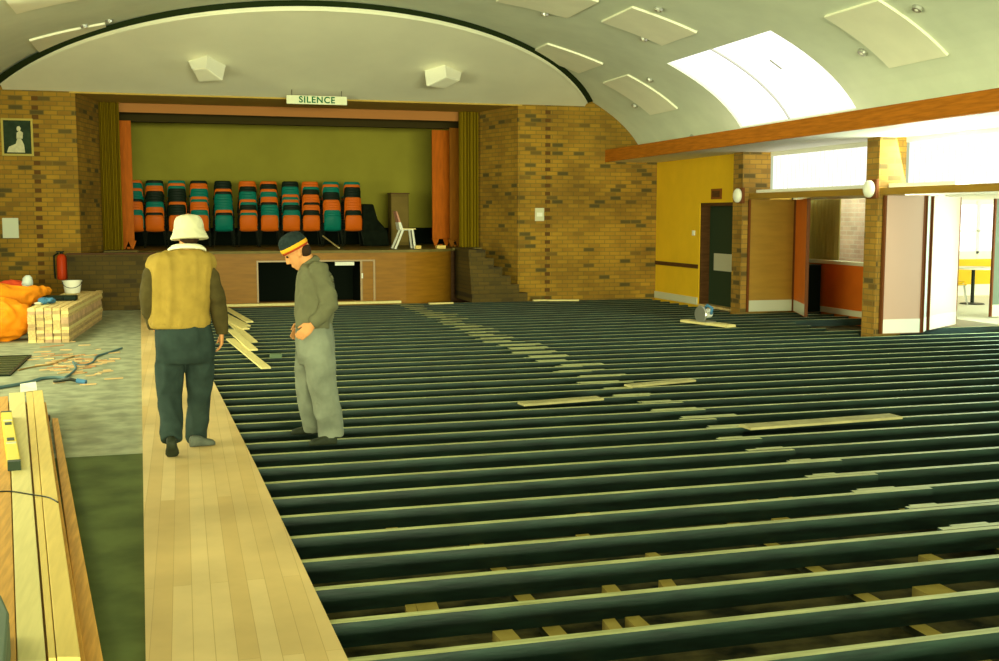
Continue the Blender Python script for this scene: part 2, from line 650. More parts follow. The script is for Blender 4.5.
# soffit and stage house
struct(MB().box(-1.9, 6.75, YE - 0.02, 23.5, 3.97, 4.2).build('trim_3', M_soffit))
struct(MB().box(-3.5, 8.5, 24.5, 24.62, 3.96, 4.2).build('ceiling_stage', M_stageceil))
mb = MB().hexa([(-1.15, 23.62, 3.80), (5.95, 23.62, 3.78), (5.95, 24.5, 3.95), (-1.15, 24.5, 3.95)], [(-1.15, 23.62, 4.1), (5.95, 23.62, 4.1), (5.95, 24.5, 4.1), (-1.15, 24.5, 4.1)])
struct(mb.build('trim_20', M_stageceil))
struct(MB().box(-3.5, 8.5, 23.5, 24.5, 4.1, 4.2).build('ceiling_stage_front', M_backwall))
struct(MB().box(-3.5, 8.5, 24.62, 24.8, 3.70, 4.2).build('trim_4', mat('stage_border', (62, 52, 24), 0.9)))
struct(MB().box(-3.5, 8.5, 24.8, 27.3, 4.15, 4.3).build('ceiling_stage_rear', M_backwall))
struct(MB().box(-3.5, 8.5, 27.0, 27.2, 0.9, 4.3).build('wall_stage_back', M_backwall))
struct(MB().box(-3.39, 8.39, 26.96, 26.999, 1.06 + 0.001, 1.46).build('baseboard_stage', M_black))
struct(MB().box(-3.6, -3.4, 23.5, 27.2, 0.9, 4.3).build('wall_stage_left', M_backwall))
struct(MB().box(8.4, 8.6, 23.5, 27.2, 0.9, 4.3).build('wall_stage_right', M_backwall))
mb = MB()
mb.box(6.38, 8.6, 23.5, 23.6, -0.2, 4.2)
mb.box(-3.6, -1.50, 23.5, 23.6, -0.2, 4.2)
struct(mb.build('wall_stage_front', M_brick))

# left wall (only its far end can be seen past the camera's edge)
mb = MB()
mb.box(-4.98, -4.7, 14.0, YE, -0.3, 3.0)
mb.box(-4.98, -4.7, 3.9, 4.5, -0.3, 3.0)
struct(mb.build('wall_left', M_brick_y))
struct(MB().box(-4.72, -3.62, -3, YE, 2.87, 3.12).build('trim_5', M_beam))

# right wall
XR = 9.75
DY0, DY1 = 18.43, 19.88
mb = MB()
mb.box(XR, XR + 0.25, DY1, YE, -0.3, 2.88)
mb.box(XR, XR + 0.25, 18.30, DY1, 1.99, 2.88)
struct(mb.build('wall_right', M_yellow))
struct(MB().box(XR - 0.02, XR, DY1 + 0.03, YE - 0.001, 0.71, 0.79).build('trim_6', M_darkwood))
struct(MB().box(XR - 0.02, XR, DY1 + 0.03, YE - 0.001, 0.0, 0.14).build('baseboard_right', M_pale))
# timber beam along the spring of the vault
struct(MB().box(8.61, XR + 0.7, -3, YE - 0.001, 2.87, 2.9).build('trim_7', M_white))
struct(MB().box(8.57, 8.62, -3, YE - 0.001, 2.865, 3.115).build('trim_8', M_beam))
# dark-green door in its recess
d1 = empty('door_1')
struct(d1)
MB().box(XR + 0.20, XR + 0.245, DY0, DY1 - 0.05, 0.02, 1.93).build('leaf', M_doorgreen, d1)
mb = MB()
mb.box(XR + 0.02, XR + 0.26, DY1 - 0.05, DY1, 0, 1.99)
mb.box(XR + 0.02, XR + 0.26, DY0, DY1, 1.93, 1.99)
mb.box(XR + 0.02, XR + 0.26, 18.32, DY0, 0, 1.99)
mb.build('frame', M_darkwood, d1)
MB().box(XR + 0.19, XR + 0.202, 18.6, 19.62, 0.69, 1.02).build('push_plate', M_kick, d1)
MB().box(XR - 0.0, XR + 0.25, DY0, DY1, -0.02, 0.02).build('threshold', M_offcut, d1)


# piers are brick on both faces: world-space pattern chosen by face
M_bx = pattern('brick_pier_front', 'xz', (172, 130, 52), (148, 108, 44), (132, 104, 50), 0.235, 0.083, 0.009, dark=(96, 78, 38))


def pier2(x0, y0, y1, name):
    mb = MB()
    mb.box(x0, XR + 0.42, y0, y1, -0.3, 2.87)
    o = mb.build(name, [M_brick_y, M_bx])
    for p in o.data.polygons:
        p.material_index = 1 if abs(p.normal.y) > 0.5 else 0
    return struct(o)


pier2(9.62, 17.93, 18.28, 'wall_right_pier_far')
pier2(9.72, 14.05, 14.36, 'wall_right_pier_mid')
pier2(9.68, 9.4, 10.0, 'wall_right_pier_near')
# door head rails and clerestory windows
for k, (y0, y1) in enumerate(((14.36, 17.93), (10.0, 14.05), (5.6, 9.4))):
    struct(MB().box(XR, XR + 0.14, y0, y1, 2.04, 2.14).build('trim_%d' % (9 + k), M_doorbrown))
    w = empty('window_%d' % (2 + k))
    struct(w)
    mb = MB()
    n = int((y1 - y0) / 0.125)
    st = (y1 - y0) / n
    for q in range(n):
        a, b = y0 + q * st, y0 + (q + 1) * st + 0.012
        mb.hexa([(10.20, a, 2.14), (10.225, b, 2.14), (10.235, b, 2.14), (10.21, a, 2.14)], [(10.20, a, 2.80), (10.225, b, 2.80), (10.235, b, 2.80), (10.21, a, 2.80)], q % 2)
    mb.build('vertical_blind', [M_blind, M_blind2], w)
    mb = MB()
    mb.box(10.16, 10.27, y0, y1, 2.80, 2.87)
    mb.box(XR + 0.14, 10.27, y0, y1, 2.10, 2.14)
    mb.build('frame', M_white, w)
    MB().box(10.262, 10.268, y0, y1, 2.14, 2.80).build('pane', M_glass, w)

# foyer behind the first bay
struct(MB().box(11.22, 11.36, 16.0, 19.0, -0.3, 0.90).build('wall_foyer', M_dadopanel))
struct(MB().box(11.20, 11.22, 16.0, 17.92, 0.0, 0.1).build('baseboard_foyer', M_pale))
struct(MB().box(XR + 0.25, 11.4, 19.0, 19.1, -0.3, 2.2).build('wall_foyer_end', M_doorbrown))
struct(MB().box(12.5, 19, 12.6, 22, 2.10, 2.2).build('ceiling_foyer', M_white))
struct(MB().box(XR + 0.14, 11.4, 12.6, 18.5, 2.10, 2.2).build('ceiling_passage', M_white))
w = struct(empty('window_5'))
MB().box(11.28, 11.285, 16.0, 19.0, 0.94, 2.06).build('pane', M_glass, w)
mb = MB()
mb.box(11.2, 11.38, 16.0, 19.0, 0.88, 0.94)
mb.box(11.24, 11.34, 16.0, 19.0, 2.04, 2.10)
mb.box(11.24, 11.34, 18.94, 19.0, 0.9, 2.1)
mb.build('frame', M_pale, w)
struct(MB().box(12.2, 12.3, 16.3, 19.4, -0.15, 2.1).build('wall_outside', M_outbrick))
e = MB()
pts = []
for k in range(41):
    y = 17.66 + 1.2 * k / 40
    pts.append((11.42 + 0.03 * math.sin(k * 1.6), y))
for k in range(40):
    (xa, ya), (xb, yb) = pts[k], pts[k + 1]
    e.hexa([(xa, ya, 0.86), (xb, yb, 0.86), (xb + 0.02, yb, 0.86), (xa + 0.02, ya, 0.86)], [(xa, ya, 2.06), (xb, yb, 2.06), (xb + 0.02, yb, 2.06), (xa + 0.02, ya, 2.06)])
tag(e.build('window_curtain', M_beige), 'beige curtain hanging behind the foyer window beyond the first bay', 'curtain')

# bright room behind the open bay
struct(MB().box(12.6, 19, 12.5, 22, -0.2, 0.0).build('floor_foyer', M_white))
struct(MB().box(12.6, 19, 20.6, 20.8, 0, 2.1).build('wall_foyer_back', M_white))
struct(MB().box(18.6, 18.8, 12.5, 20.6, 0, 2.1).build('wall_foyer_right', M_white))
struct(MB().box(12.45, 12.6, 16.3, 20.6, -0.2, 2.1).build('wall_foyer_side', M_white))
w = struct(empty('window_6'))
mb = MB()
for k in range(6):
    mb.box(13.0 + k * 0.95, 13.88 + k * 0.95, 20.575, 20.59, 0.98, 1.98)
mb.build('pane', M_outside, w)
mb = MB()
mb.box(12.9, 18.6, 20.54, 20.6, 0.92, 0.98)
mb.box(12.9, 18.6, 20.54, 20.6, 1.40, 1.43)
for k in range(7):
    mb.box(12.93 + k * 0.95, 13.0 + k * 0.95, 20.54, 20.6, 0.92, 2.05)
mb.build('frame', M_white, w)
struct(MB().box(12.6, 18.6, 20.56, 20.6, 0.25, 0.8).build('wall_foyer_dado', mat('yellow_dado', (220, 180, 50), 0.6)))

# ------------------------------------------------------------------ floor under construction
# old concrete on the left, with a darker covered patch towards the camera
def strip_left(y):
    return -0.18 - 0.0342 * (y - 4.38)


def strip_right(y):
    a = [(3.0, 0.63), (4.17, 0.57), (7.61, 0.45), (12.72, 0.24), (17.0, 0.09), (21.9, -0.08)]
    for (y0, x0), (y1, x1) in zip(a, a[1:]):
        if y <= y1:
            return x0 + (x1 - x0) * (y - y0) / (y1 - y0)
    return a[-1][1]


mb = MB()
yy = [8.4, 12, 16, YE]
b = [(-5, 8.4), (strip_left(8.4) + 0.03, 8.4), (strip_left(YE) + 0.03, YE), (-5, YE)]
mb.hexa([(x, y, -0.3) for x, y in b], [(x, y, 0.0) for x, y in b])
struct(mb.build('floor_slab', M_slab))
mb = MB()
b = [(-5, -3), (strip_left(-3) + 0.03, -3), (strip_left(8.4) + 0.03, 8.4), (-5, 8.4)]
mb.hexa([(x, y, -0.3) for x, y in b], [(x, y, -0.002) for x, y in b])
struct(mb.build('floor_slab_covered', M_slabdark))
# the strip of new boards
mb = MB()
ysn = [1.0, 3.0, 4.17, 5.9, 7.61, 10, 12.72, 17.0, 21.9]
for a, c in zip(ysn, ysn[1:]):
    bb = [(strip_left(a), a), (strip_right(a), a), (strip_right(c), c), (strip_left(c), c)]
    mb.hexa([(x, y, 0.0005) for x, y in bb], [(x, y, 0.022) for x, y in bb])
struct(mb.build('floor_boards', M_strip))

# joists: two runs that lap over a bearer
PITCHJ = 0.436
rows = [4.155 + PITCHJ * k for k in range(-3, 41)]
NJ = len(rows)
LAPX = 4.35
for i, y in enumerate(rows):
    nth = ordinal(NJ - i)
    xl = strip_left(y) + 0.06
    xr = LAPX + random.uniform(-0.05, 0.22) + (0.25 if y < 6 else 0)
    jit = random.uniform(-0.012, 0.012)
    dz = random.uniform(-0.004, 0.0)
    mb = MB().hexa([(xl, y, -0.115), (xr, y + jit, -0.115), (xr, y + 0.05 + jit, -0.115), (xl, y + 0.05, -0.115)],
                   [(xl, y, dz), (xr, y + jit, dz), (xr, y + 0.05 + jit, dz), (xl, y + 0.05, dz)], 0, 1)
    tag(mb.build('floor_joist', [M_joist, M_joistn]), 'dark pale-topped floor joist left of the lap line, %s row from the stage' % nth, 'joist', 'floor joists left of the lap line')
    xs = LAPX - random.uniform(0.22, 0.40)
    if y > 17.8:
        xe = 9.55
    elif y > 14.42 or y < 13.9:
        xe = 11.15 if y > 15.0 else 12.55
        if 15.0 < y < 16.02:
            xe = 9.6
    else:
        xe = 9.6
    yb = y + 0.056
    jit = random.uniform(-0.015, 0.015)
    dz = random.uniform(-0.004, 0.0)
    mb = MB().hexa([(xs, yb, -0.115), (xe, yb + jit, -0.115), (xe, yb + 0.05 + jit, -0.115), (xs, yb + 0.05, -0.115)],
                   [(xs, yb, dz), (xe, yb + jit, dz), (xe, yb + 0.05 + jit, dz), (xs, yb + 0.05, dz)], 0, 1)
    oj = tag(mb.build('floor_joist', [M_joist, M_joistn]), 'dark pale-topped floor joist right of the lap line, %s row from the stage' % nth, 'joist', 'floor joists right of the lap line')
    bl = random.uniform(0.16, 0.3) if y > 8 else random.uniform(0.08, 0.16)
    b0 = xs + random.uniform(-0.02, 0.12)
    MB().box(b0, b0 + bl * 2, yb + 0.052, yb + (random.uniform(0.16, 0.22) if y > 12 else random.uniform(0.10, 0.14) if y > 8 else 0.085), -0.115, dz - 0.002, 0, 1).build('lap_block', [M_joist, M_joistn], oj)
for k, x in enumerate((0.15, 1.55, 3.15, 4.35, 6.1, 7.7, 9.3)):
    mb = MB().box(x - 0.042, x + 0.042, 0.5, YE - 0.1, -0.15, -0.1155, 0, 1)
    tag(mb.build('floor_bearer', [M_bearerside, M_bearer]), 'long timber bearer crossing under the joists, %s out from the new floorboards' % ordinal(k + 1), 'bearer', 'bearers under the joists')
# packing offcuts on the ground between the joists
OFFL = [(403, 530, 0.08), (448, 527, 0.10), (403, 553, 0.07), (602, 562, 0.08), (604, 536, 0.09), (679, 506, 0.10), (604, 593, 0.07), (656, 587, 0.07), (632, 625, 0.07),
        (405, 613, 0.05), (604, 628, 0.06), (774, 519, 0.08), (812, 517, 0.10), (810, 541, 0.11), (972, 583, 0.08), (972, 616, 0.16), (653, 560, 0.06), (440, 641, 0.1), (505, 640, 0.09)]
ranks = ['nearest', 'second nearest', 'third nearest', 'fourth nearest', 'fifth nearest', 'sixth nearest', 'seventh nearest']
cnt = {}
OFFO = []
for u, v, w_ in OFFL:
    p = on_z(u, v, -0.15)
    k = min(range(NJ), key=lambda i: abs(rows[i] + 0.25 - p.y))
    yc = rows[k] + 0.30
    gap = k - 2
    cnt[gap] = cnt.get(gap, 0) + 1
    sx = random.uniform(-0.03, 0.03)
    mb = MB().hexa([(p.x - w_ / 2, yc - 0.1, -0.151), (p.x + w_ / 2, yc - 0.1, -0.151), (p.x + w_ / 2 + sx, yc + 0.11, -0.151), (p.x - w_ / 2 + sx, yc + 0.11, -0.151)],
                   [(p.x - w_ / 2, yc - 0.1, -0.11), (p.x + w_ / 2, yc - 0.1, -0.11), (p.x + w_ / 2 + sx, yc + 0.11, -0.10), (p.x - w_ / 2 + sx, yc + 0.11, -0.10)])
    side = 'left' if p.x < 1.5 else ('middle' if p.x < 2.3 else 'right')
    o = mb.build('packing_offcut', M_bearer)
    OFFO.append((o, gap, p.x))
for o, gap, x in OFFO:
    same = sorted(q[2] for q in OFFO if q[1] == gap)
    r = same.index(x)
    tag(o, 'pale timber packer in the %s joist gap from the camera, %s from left' % (ordinal(max(gap, 0) + 1), ordinal(r + 1)), 'offcut', 'packers between the joists')
# flat boards left lying along the joists
for u0, v0, u1, v1, wd_, lab in ((745, 426, 896, 415, 0.17, 'pale board lying flat along the joists right of the lap line'),
                                 (521, 403, 600, 397, 0.15, 'pale board lying flat along the joists just left of the lap line'),
                                 (628, 385, 692, 379, 0.13, 'pale board lying flat across the lap line, mid floor')):
    a, b = on_z(u0, v0, 0.02), on_z(u1, v1, 0.02)
    d = (b - a).normalized()
    n = Vector((-d.y, d.x, 0)) * wd_ / 2
    c = (a + b) / 2
    mb = MB().obox((c.x, c.y, 0.0105), (b - a) / 2, n, (0, 0, 0.01))
    tag(mb.build('loose_board', mat('weathered_board', (166, 156, 108), 0.8, 0.15, 5)), lab, 'board')
# wall plate along the foot of the stage
tag(MB().box(-0.0, 4.2, 21.86, 21.96, 0.002, 0.05).build('wall_plate', M_pine2), 'pale timber plate lying along the foot of the stage front', 'timber')
for u, v, l, rz, lab in ((441, 303, 0.5, 0.1, 'short pale offcut at the curved end of the stage'), (563, 300, 0.65, -0.25, 'short pale board on the joists by the brick wall joint'), (540, 300, 0.3, 0.0, 'small pale scrap left of the board by the brick wall')):
    p = on_z(u, v, 0.02)
    p.y = min(p.y, 21.8)
    mb = MB().obox((p.x, p.y, 0.015), (l / 2 * math.cos(rz), l / 2 * math.sin(rz), 0), (-0.04 * math.sin(rz), 0.04 * math.cos(rz), 0), (0, 0, 0.015))
    tag(mb.build('wood_offcut', M_pine2), lab, 'offcut')

# ------------------------------------------------------------------ stage
st = empty('stage')
ZS = 1.06
path = [(-0.2 - 0.9, 22.9)]
YF = 22.12


def stage_outline(off=0.0):
    p = []
    for k in range(11):
        a = math.pi / 2 * k / 10
        p.append((0.35 - (1.15 + off) * math.cos(a), 23.1 - (23.1 - YF + off) * math.sin(a)))
    for k in range(11):
        a = math.pi / 2 * (1 - k / 10)
        p.append((4.35 + (1.15 + off) * math.cos(a), 23.1 - (23.1 - YF + off) * math.sin(a)))
    return p


HX0, HX1, HZ0, HZ1 = 1.42, 3.42, 0.05, 0.84
out = stage_outline()
mb = MB()
for x0, x1, z0, z1 in ((0.35, HX0, -0.15, ZS - 0.05), (HX1, 4.35, -0.15, ZS - 0.05), (HX0, HX1, HZ1, ZS - 0.05), (HX0, HX1, -0.15, HZ0)):
    mb.box(x0, x1, YF, YF + 0.03, z0, z1)
for seg in (out[:11], out[11:]):
    for dy in (0.0, 0.03):
        g = len(mb.v)
        for x_, y_ in seg:
            mb.v += [(x_, y_ + dy, -0.15), (x_, y_ + dy, ZS - 0.05)]
        for i in range(len(seg) - 1):
            mb.f.append((g + 2 * i, g + 2 * i + 2, g + 2 * i + 3, g + 2 * i + 1))
            mb.mi.append(0)
fp = mb.build('front_panel', M_stagewood, st)
for p in fp.data.polygons:
    p.use_smooth = abs(p.normal.z) < 0.5 and (p.center.x < 0.34 or p.center.x > 4.36)
mb = MB()
o2 = stage_outline(0.03)
poly = [(-3.4, 23.55), (-3.4, 26.99), (8.39, 26.99), (8.39, 23.61), (6.36, 23.61), (6.36, 23.1), (5.53, 23.1)]
base = [(x, y) for x, y in o2] + [(6.21, 23.1), (6.21, 23.45), (6.18, 23.62), (8.39, 23.62), (8.39, 26.99), (-3.39, 26.99), (-3.39, 23.62), (-1.48, 23.62), (-1.48, 23.1)]
mb.hexa([(x, y, ZS - 0.05) for x, y in base], [(x, y, ZS) for x, y in base])
mb.build('stage_floor', M_stagefloor, st)
mb = MB()
mb.box(HX0 - 0.02, HX1 + 0.02, 23.2, 23.24, 0, ZS - 0.06)
mb.box(HX0 - 0.04, HX0 - 0.01, YF + 0.03, 23.24, 0, ZS - 0.06)
mb.box(HX1 + 0.01, HX1 + 0.04, YF + 0.03, 23.24, 0, ZS - 0.06)
mb.build('hatch_recess', M_black, st)
MB().box(-1.47, 6.19, 23.25, 23.3, -0.15, ZS - 0.05).build('rear_board', M_darkwood, st)
mb = MB()
for x0, x1, z0, z1 in ((HX0 - 0.03, HX1 + 0.3, HZ1, HZ1 + 0.03), (HX1, HX1 + 0.04, HZ0, HZ1), (HX1 + 0.26, HX1 + 0.3, 0.02, HZ1), (HX0 - 0.03, HX0, HZ0, HZ1)):
    mb.box(x0, x1, YF - 0.02, YF, z0, z1)
mb.build('hatch_frame', M_doorbrown, st)
MB().box(HX1 + 0.02, HX1 + 0.05, YF - 0.03, YF, 0.5, 0.6).build('catch', M_white, st)
MB().box(2.92, 3.30, YF - 0.006, YF + 0.05, 0.76, 0.83).build('edge_strip', M_white, st)
reroot(st, (2.15, 24, 0))
tag(st, 'long stage with a varnished timber front, curved ends and a dark open hatch', 'stage')

# steps either side of the stage, wrapping round its ends
for side, lab in ((1, 'dark brick steps climbing to the stage beside the right brick wall'),):
    s = empty('stage_steps')
    n = 6
    for k in range(n):
        z1 = ZS * (k + 1) / n - (0.0 if k < n - 1 else 0.002)
        x1 = 5.95 + (n - 1 - k) * 0.165
        y0 = 22.62 - 0.04 * (n - 1 - k) if True else 0
        yf = 21.62 + 0.05 * k
        mb = MB()
        xi = 5.60
        mbx = (xi, min(x1, 6.37))
        z0 = ZS * k / n
        # part inside the recess plus the part standing in front of the end wall
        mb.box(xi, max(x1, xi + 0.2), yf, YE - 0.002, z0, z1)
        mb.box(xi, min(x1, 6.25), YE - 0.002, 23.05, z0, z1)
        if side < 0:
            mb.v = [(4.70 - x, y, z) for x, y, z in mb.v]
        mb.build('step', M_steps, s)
    reroot(s, (6.2 if side > 0 else -1.5, 22, 0))
    tag(s, lab, 'steps', 'steps beside the stage')

lb = empty('stage_wing_block')
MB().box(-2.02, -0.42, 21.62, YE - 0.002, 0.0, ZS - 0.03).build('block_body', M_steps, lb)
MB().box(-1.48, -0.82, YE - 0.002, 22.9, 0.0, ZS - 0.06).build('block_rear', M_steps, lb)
MB().box(-2.04, -0.40, 21.60, YE - 0.002, ZS - 0.03, ZS).build('capping', M_darkwood, lb)
reroot(lb, (-1.2, 21.8, 0))
tag(lb, 'dark brick block at the left end of the stage, behind the yellow-vested man', 'stage block')

# stage curtains
for x0, x1, lab in ((5.78, 6.20, 'olive gold stage curtain gathered at the right of the proscenium'), (-1.50, -1.12, 'olive gold stage curtain gathered at the left of the proscenium')):
    mb = MB()
    N = 72
    prev = None
    pts = []
    for k in range(N + 1):
        t = k / N
        pts.append((x0 + (x1 - x0) * t, 23.36 + 0.07 * math.sin(t * 2 * math.pi * 6) + 0.03 * math.sin(t * 2 * math.pi * 2.3 + 1)))
    for (xa, ya), (xb, yb) in zip(pts, pts[1:]):
        mb.hexa([(xa, ya, ZS + 0.01), (xb, yb, ZS + 0.01), (xb, yb + 0.015, ZS + 0.01), (xa, ya + 0.015, ZS + 0.01)], [(xa, ya, 3.96), (xb, yb, 3.96), (xb, yb + 0.015, 3.96), (xa, ya + 0.015, 3.96)])
    tag(mb.build('stage_curtain', M_curtain), lab, 'curtain', 'proscenium curtains')

# wing flats
for u0, u1, v0, yq, m_, lab in ((432, 449, 130, 24.9, M_flat, 'tall orange plywood wing flat with a splayed foot, right side of the stage'),
                               (449.5, 460, 126, 24.3, M_flat2, 'tall brown plywood wing flat between the orange flat and right curtain'),
                               (118, 130.5, 118, 24.3, M_flat, 'tall orange plywood wing flat beside the left stage curtain')):
    a, b = on_y(u0, v0, yq), on_y(u1, v0, yq)
    f = empty('wing_flat')
    MB().box(a.x, b.x, yq, yq + 0.05, ZS + 0.16, min(a.z, 3.69)).build('panel', m_, f)
    xm = (a.x + b.x) / 2
    mb = MB()
    for s_ in (-1, 1):
        xx = xm + s_ * (b.x - a.x) * 0.32
        mb.hexa([(xx - 0.02, yq, ZS), (xx + 0.02, yq, ZS), (xx + 0.02, yq + 0.05, ZS), (xx - 0.02, yq + 0.05, ZS)], [(xx - 0.08, yq, ZS + 0.17), (xx + 0.08, yq, ZS + 0.17), (xx + 0.08, yq + 0.05, ZS + 0.17), (xx - 0.08, yq + 0.05, ZS + 0.17)])
    mb.box(xm - 0.03, xm + 0.03, yq, yq + 0.45, ZS, ZS + 0.04)
    mb.build('foot', m_, f)
    reroot(f, (xm, yq, ZS))
    tag(f, lab, 'stage flat', 'plywood wing flats')

# ------------------------------------------------------------------ stacked chairs on the stage
def chair_shell_mb():
    """one moulded shell: seat running into a curved back; the back faces -y"""
    mb = MB()
    prof = [(0.22, 0.335), (0.20, 0.36), (0.10, 0.352), (0.0, 0.346), (-0.10, 0.35), (-0.16, 0.37), (-0.19, 0.42), (-0.205, 0.5), (-0.215, 0.6), (-0.22, 0.68), (-0.215, 0.70)]
    wid = [0.17, 0.20, 0.215, 0.215, 0.205, 0.19, 0.185, 0.19, 0.19, 0.175, 0.14]
    rings = []
    nx = 8
    top, bot = [], []
    for (y, z), w in zip(prof, wid):
        r1, r2 = [], []
        for k in range(nx + 1):
            s_ = -1 + 2 * k / nx
            c = 0.03 * s_ * s_
            if z < 0.4:
                p = Vector((s_ * w, y, z + c * 0.6))
                q = p - Vector((0, 0, 0.012))
            else:
                p = Vector((s_ * w, y + c, z))
                q = p - Vector((0, 0.012, 0))
            r1.append(p)
            r2.append(q)
        top.append(r1)
        bot.append(r2)
    for r1, r2 in zip(top, bot):
        rings.append(r1 + list(reversed(r2)))
    mb.loft(rings)
    return mb


def chair_frame_mb(r=0.011):
    mb = MB()
    for sx in (-1, 1):
        mb.tube([(sx * 0.21, 0.22, 0), (sx * 0.17, 0.17, 0.345)], r, 6)
        mb.tube([(sx * 0.22, -0.24, 0), (sx * 0.17, -0.10, 0.34)], r, 6)
        mb.tube([(sx * 0.17, 0.17, 0.338), (sx * 0.17, -0.10, 0.338)], r, 6)
    mb.tube([(-0.17, 0.1, 0.335), (0.17, 0.1, 0.335)], r, 6)
    return mb


def make_chair(m_, fm):
    c = empty('stacking_chair')
    chair_shell_mb().build('shell', m_, c, smooth=True)
    mb = chair_frame_mb()
    mb.build('leg_frame', fm, c)
    return c


STK = [
    (135, 'O178-185 T185-190 O190-192 T192-199.5 K199.5-204 O204-212.5 T212.5-217 O217-232'),
    (155.5, 'K178-186 T186-189 O189-193.5 K193.5-203 T203-207.5 O207.5-213 K213-217 O217-232'),
    (178, 'T179-184.5 O184.5-186.5 T186.5-189.5 K189.5-202.5 O202.5-207 K207-217 O217-232'),
    (200, 'K178-185.5 O185.5-190.5 T190.5-198 O198-200 T200-204.5 O204.5-210.5 T210.5-217 O217-232'),
    (224, 'T180-183.5 K183.5-191 O191-194 K194-196.5 T196.5-211 O211-214 K214-217 T217-232'),
    (248.5, 'O182-184 T184-186 O186-189 K189-192 T192-200 O200-204 T204-207 K207-211.5 O211.5-213.5 T213.5-217 O217-232'),
    (269.5, 'O182-185 K185-191 O191-193 T193-197 O197-203.5 K203.5-206.5 T206.5-217 O217-232'),
    (291, 'K181-187 T187-194.5 O194.5-198 T198-201 O201-203.5 T203.5-207 K207-210 T210-217 O217-232'),
    (311, 'O183-187.5 T187.5-190 K190-195.5 O195.5-203 K203-206.5 O206.5-212.5 K212.5-217 O217-232'),
    (331.5, 'T182-186 O186-189 T189-193 K193-199.5 O199.5-211 T211-217 T217-232'),
    (352.5, 'T181.5-184 O184-189 K189-199 O199-211 K211-217 O217-232')]
YSTK = 25.4
cols = {'O': ('orange', M_orange), 'T': ('teal', M_teal), 'K': ('black', M_blk)}
proto = {}
for k in cols:
    proto[k] = None
NPER = 14
for si, (u, spec) in enumerate(STK):
    iv = []
    for s_ in spec.split():
        a, b = s_[1:].split('-')
        iv.append((s_[0], float(a), float(b)))
    xb = on_y(u, 230, YSTK).x
    for n in range(NPER):
        v = 225 if n == 0 else 216.2 - 2.62 * (n - 1) - 1.0
        k = iv[0][0]
        for kk, a, b in iv:
            if a <= v < b:
                k = kk
        if proto[k] is None:
            proto[k] = make_chair(cols[k][1], M_steel)
            c = proto[k]
        else:
            c = copy_tree(proto[k])
        c.location = (xb + random.uniform(-0.008, 0.008), YSTK + 0.016 * n, ZS + 0.058 * n)
        c.rotation_euler = (0, 0, random.uniform(-0.02, 0.02))
        pos = 'bottom' if n == 0 else ('top' if n == NPER - 1 else '%s from bottom' % ordinal(n + 1))
        tag(c, '%s plastic chair, %s in the %s stack from left on stage' % (cols[k][0], pos, ordinal(si + 1)), 'chair', 'stacked chairs at the back of the stage')

# white chair in profile near the stage edge
wc = empty('side_chair', (0, 0, 0))
mb = MB()
yq = 23.0
c0 = on_y(404, 248, yq)
mb = MB()
for sy in (-0.18, 0.18):
    mb.tube([(-0.22, sy, 0), (-0.13, sy, 0.2), (-0.05, sy * 0.95, 0.40)], 0.024, 8)
    mb.tube([(0.20, sy, 0), (0.15, sy * 0.95, 0.40)], 0.024, 8)
mb.tube([(-0.10, -0.17, 0.40), (0.17, -0.17, 0.40)], 0.018, 6)
mb.tube([(-0.10, 0.17, 0.40), (0.17, 0.17, 0.40)], 0.018, 6)
mb.tube([(0.0, -0.17, 0.40), (0.0, 0.17, 0.40)], 0.014, 6)
mb.build('leg_frame', M_white, wc)
MB().box(-0.06, 0.22, -0.19, 0.19, 0.40, 0.425).build('seat', M_pine2, wc, bevel=0.01)
mb = MB()
mb.hexa([(-0.10, -0.18, 0.42), (-0.05, -0.18, 0.42), (-0.05, 0.18, 0.42), (-0.10, 0.18, 0.42)], [(-0.20, -0.17, 0.78), (-0.17, -0.17, 0.78), (-0.17, 0.17, 0.78), (-0.20, 0.17, 0.78)])
bk = mb.build('backrest', mat('dusky_pink_back', (196, 140, 116), 0.5), wc, bevel=0.01)
MB().hexa([(-0.115, -0.185, 0.40), (-0.045, -0.185, 0.40), (-0.045, 0.185, 0.40), (-0.115, 0.185, 0.40)], [(-0.15, -0.182, 0.55), (-0.095, -0.182, 0.55), (-0.095, 0.182, 0.55), (-0.15, 0.182, 0.55)]).build('back_bracket', M_white, wc)
wc.location = (c0.x, yq, ZS)
tag(wc, 'lone pale chair seen side on near the stage edge', 'chair')

# clutter behind it
def ybox(u0, u1, v0, v1, y, dep, name, m_, lab, cat, parent=None):
    a, b = on_y(u0, v0, y), on_y(u1, v1, y)
    return a.x, b.x, max(a.z, ZS), max(b.z, ZS)


x0, x1, z1, z0 = ybox(391, 409, 194, 247, 25.6, 0.4, '', None, '', '')
t = empty('music_cabinet')
MB().box(x0, x1, 25.6, 26.0, ZS, z1).build('carcass', mat('drab_brown_board', (112, 92, 42), 0.6, 0.1, 3), t)
MB().box(x0 + 0.02, x1 - 0.02, 25.585, 25.6, ZS + 0.08, z1 - 0.06).build('door', mat('drab_door', (124, 102, 48), 0.6, 0.1, 3), t)
MB().box(x0 - 0.02, x1 + 0.02, 25.57, 26.02, z1, z1 + 0.025).build('top', M_darkwood, t)
reroot(t, ((x0 + x1) / 2, 25.8, ZS))
tag(t, 'tall drab brown cabinet standing behind the lone pale chair on the stage', 'cabinet')
M_cover = mat('black_dust_cover', (20, 26, 16), 0.9, 0.3, 8)
x0, x1, z1, z0 = ybox(362, 376, 204, 247, 25.3, 0.4, '', None, '', '')
xe = on_y(389, 240, 25.3).x
mb = MB()
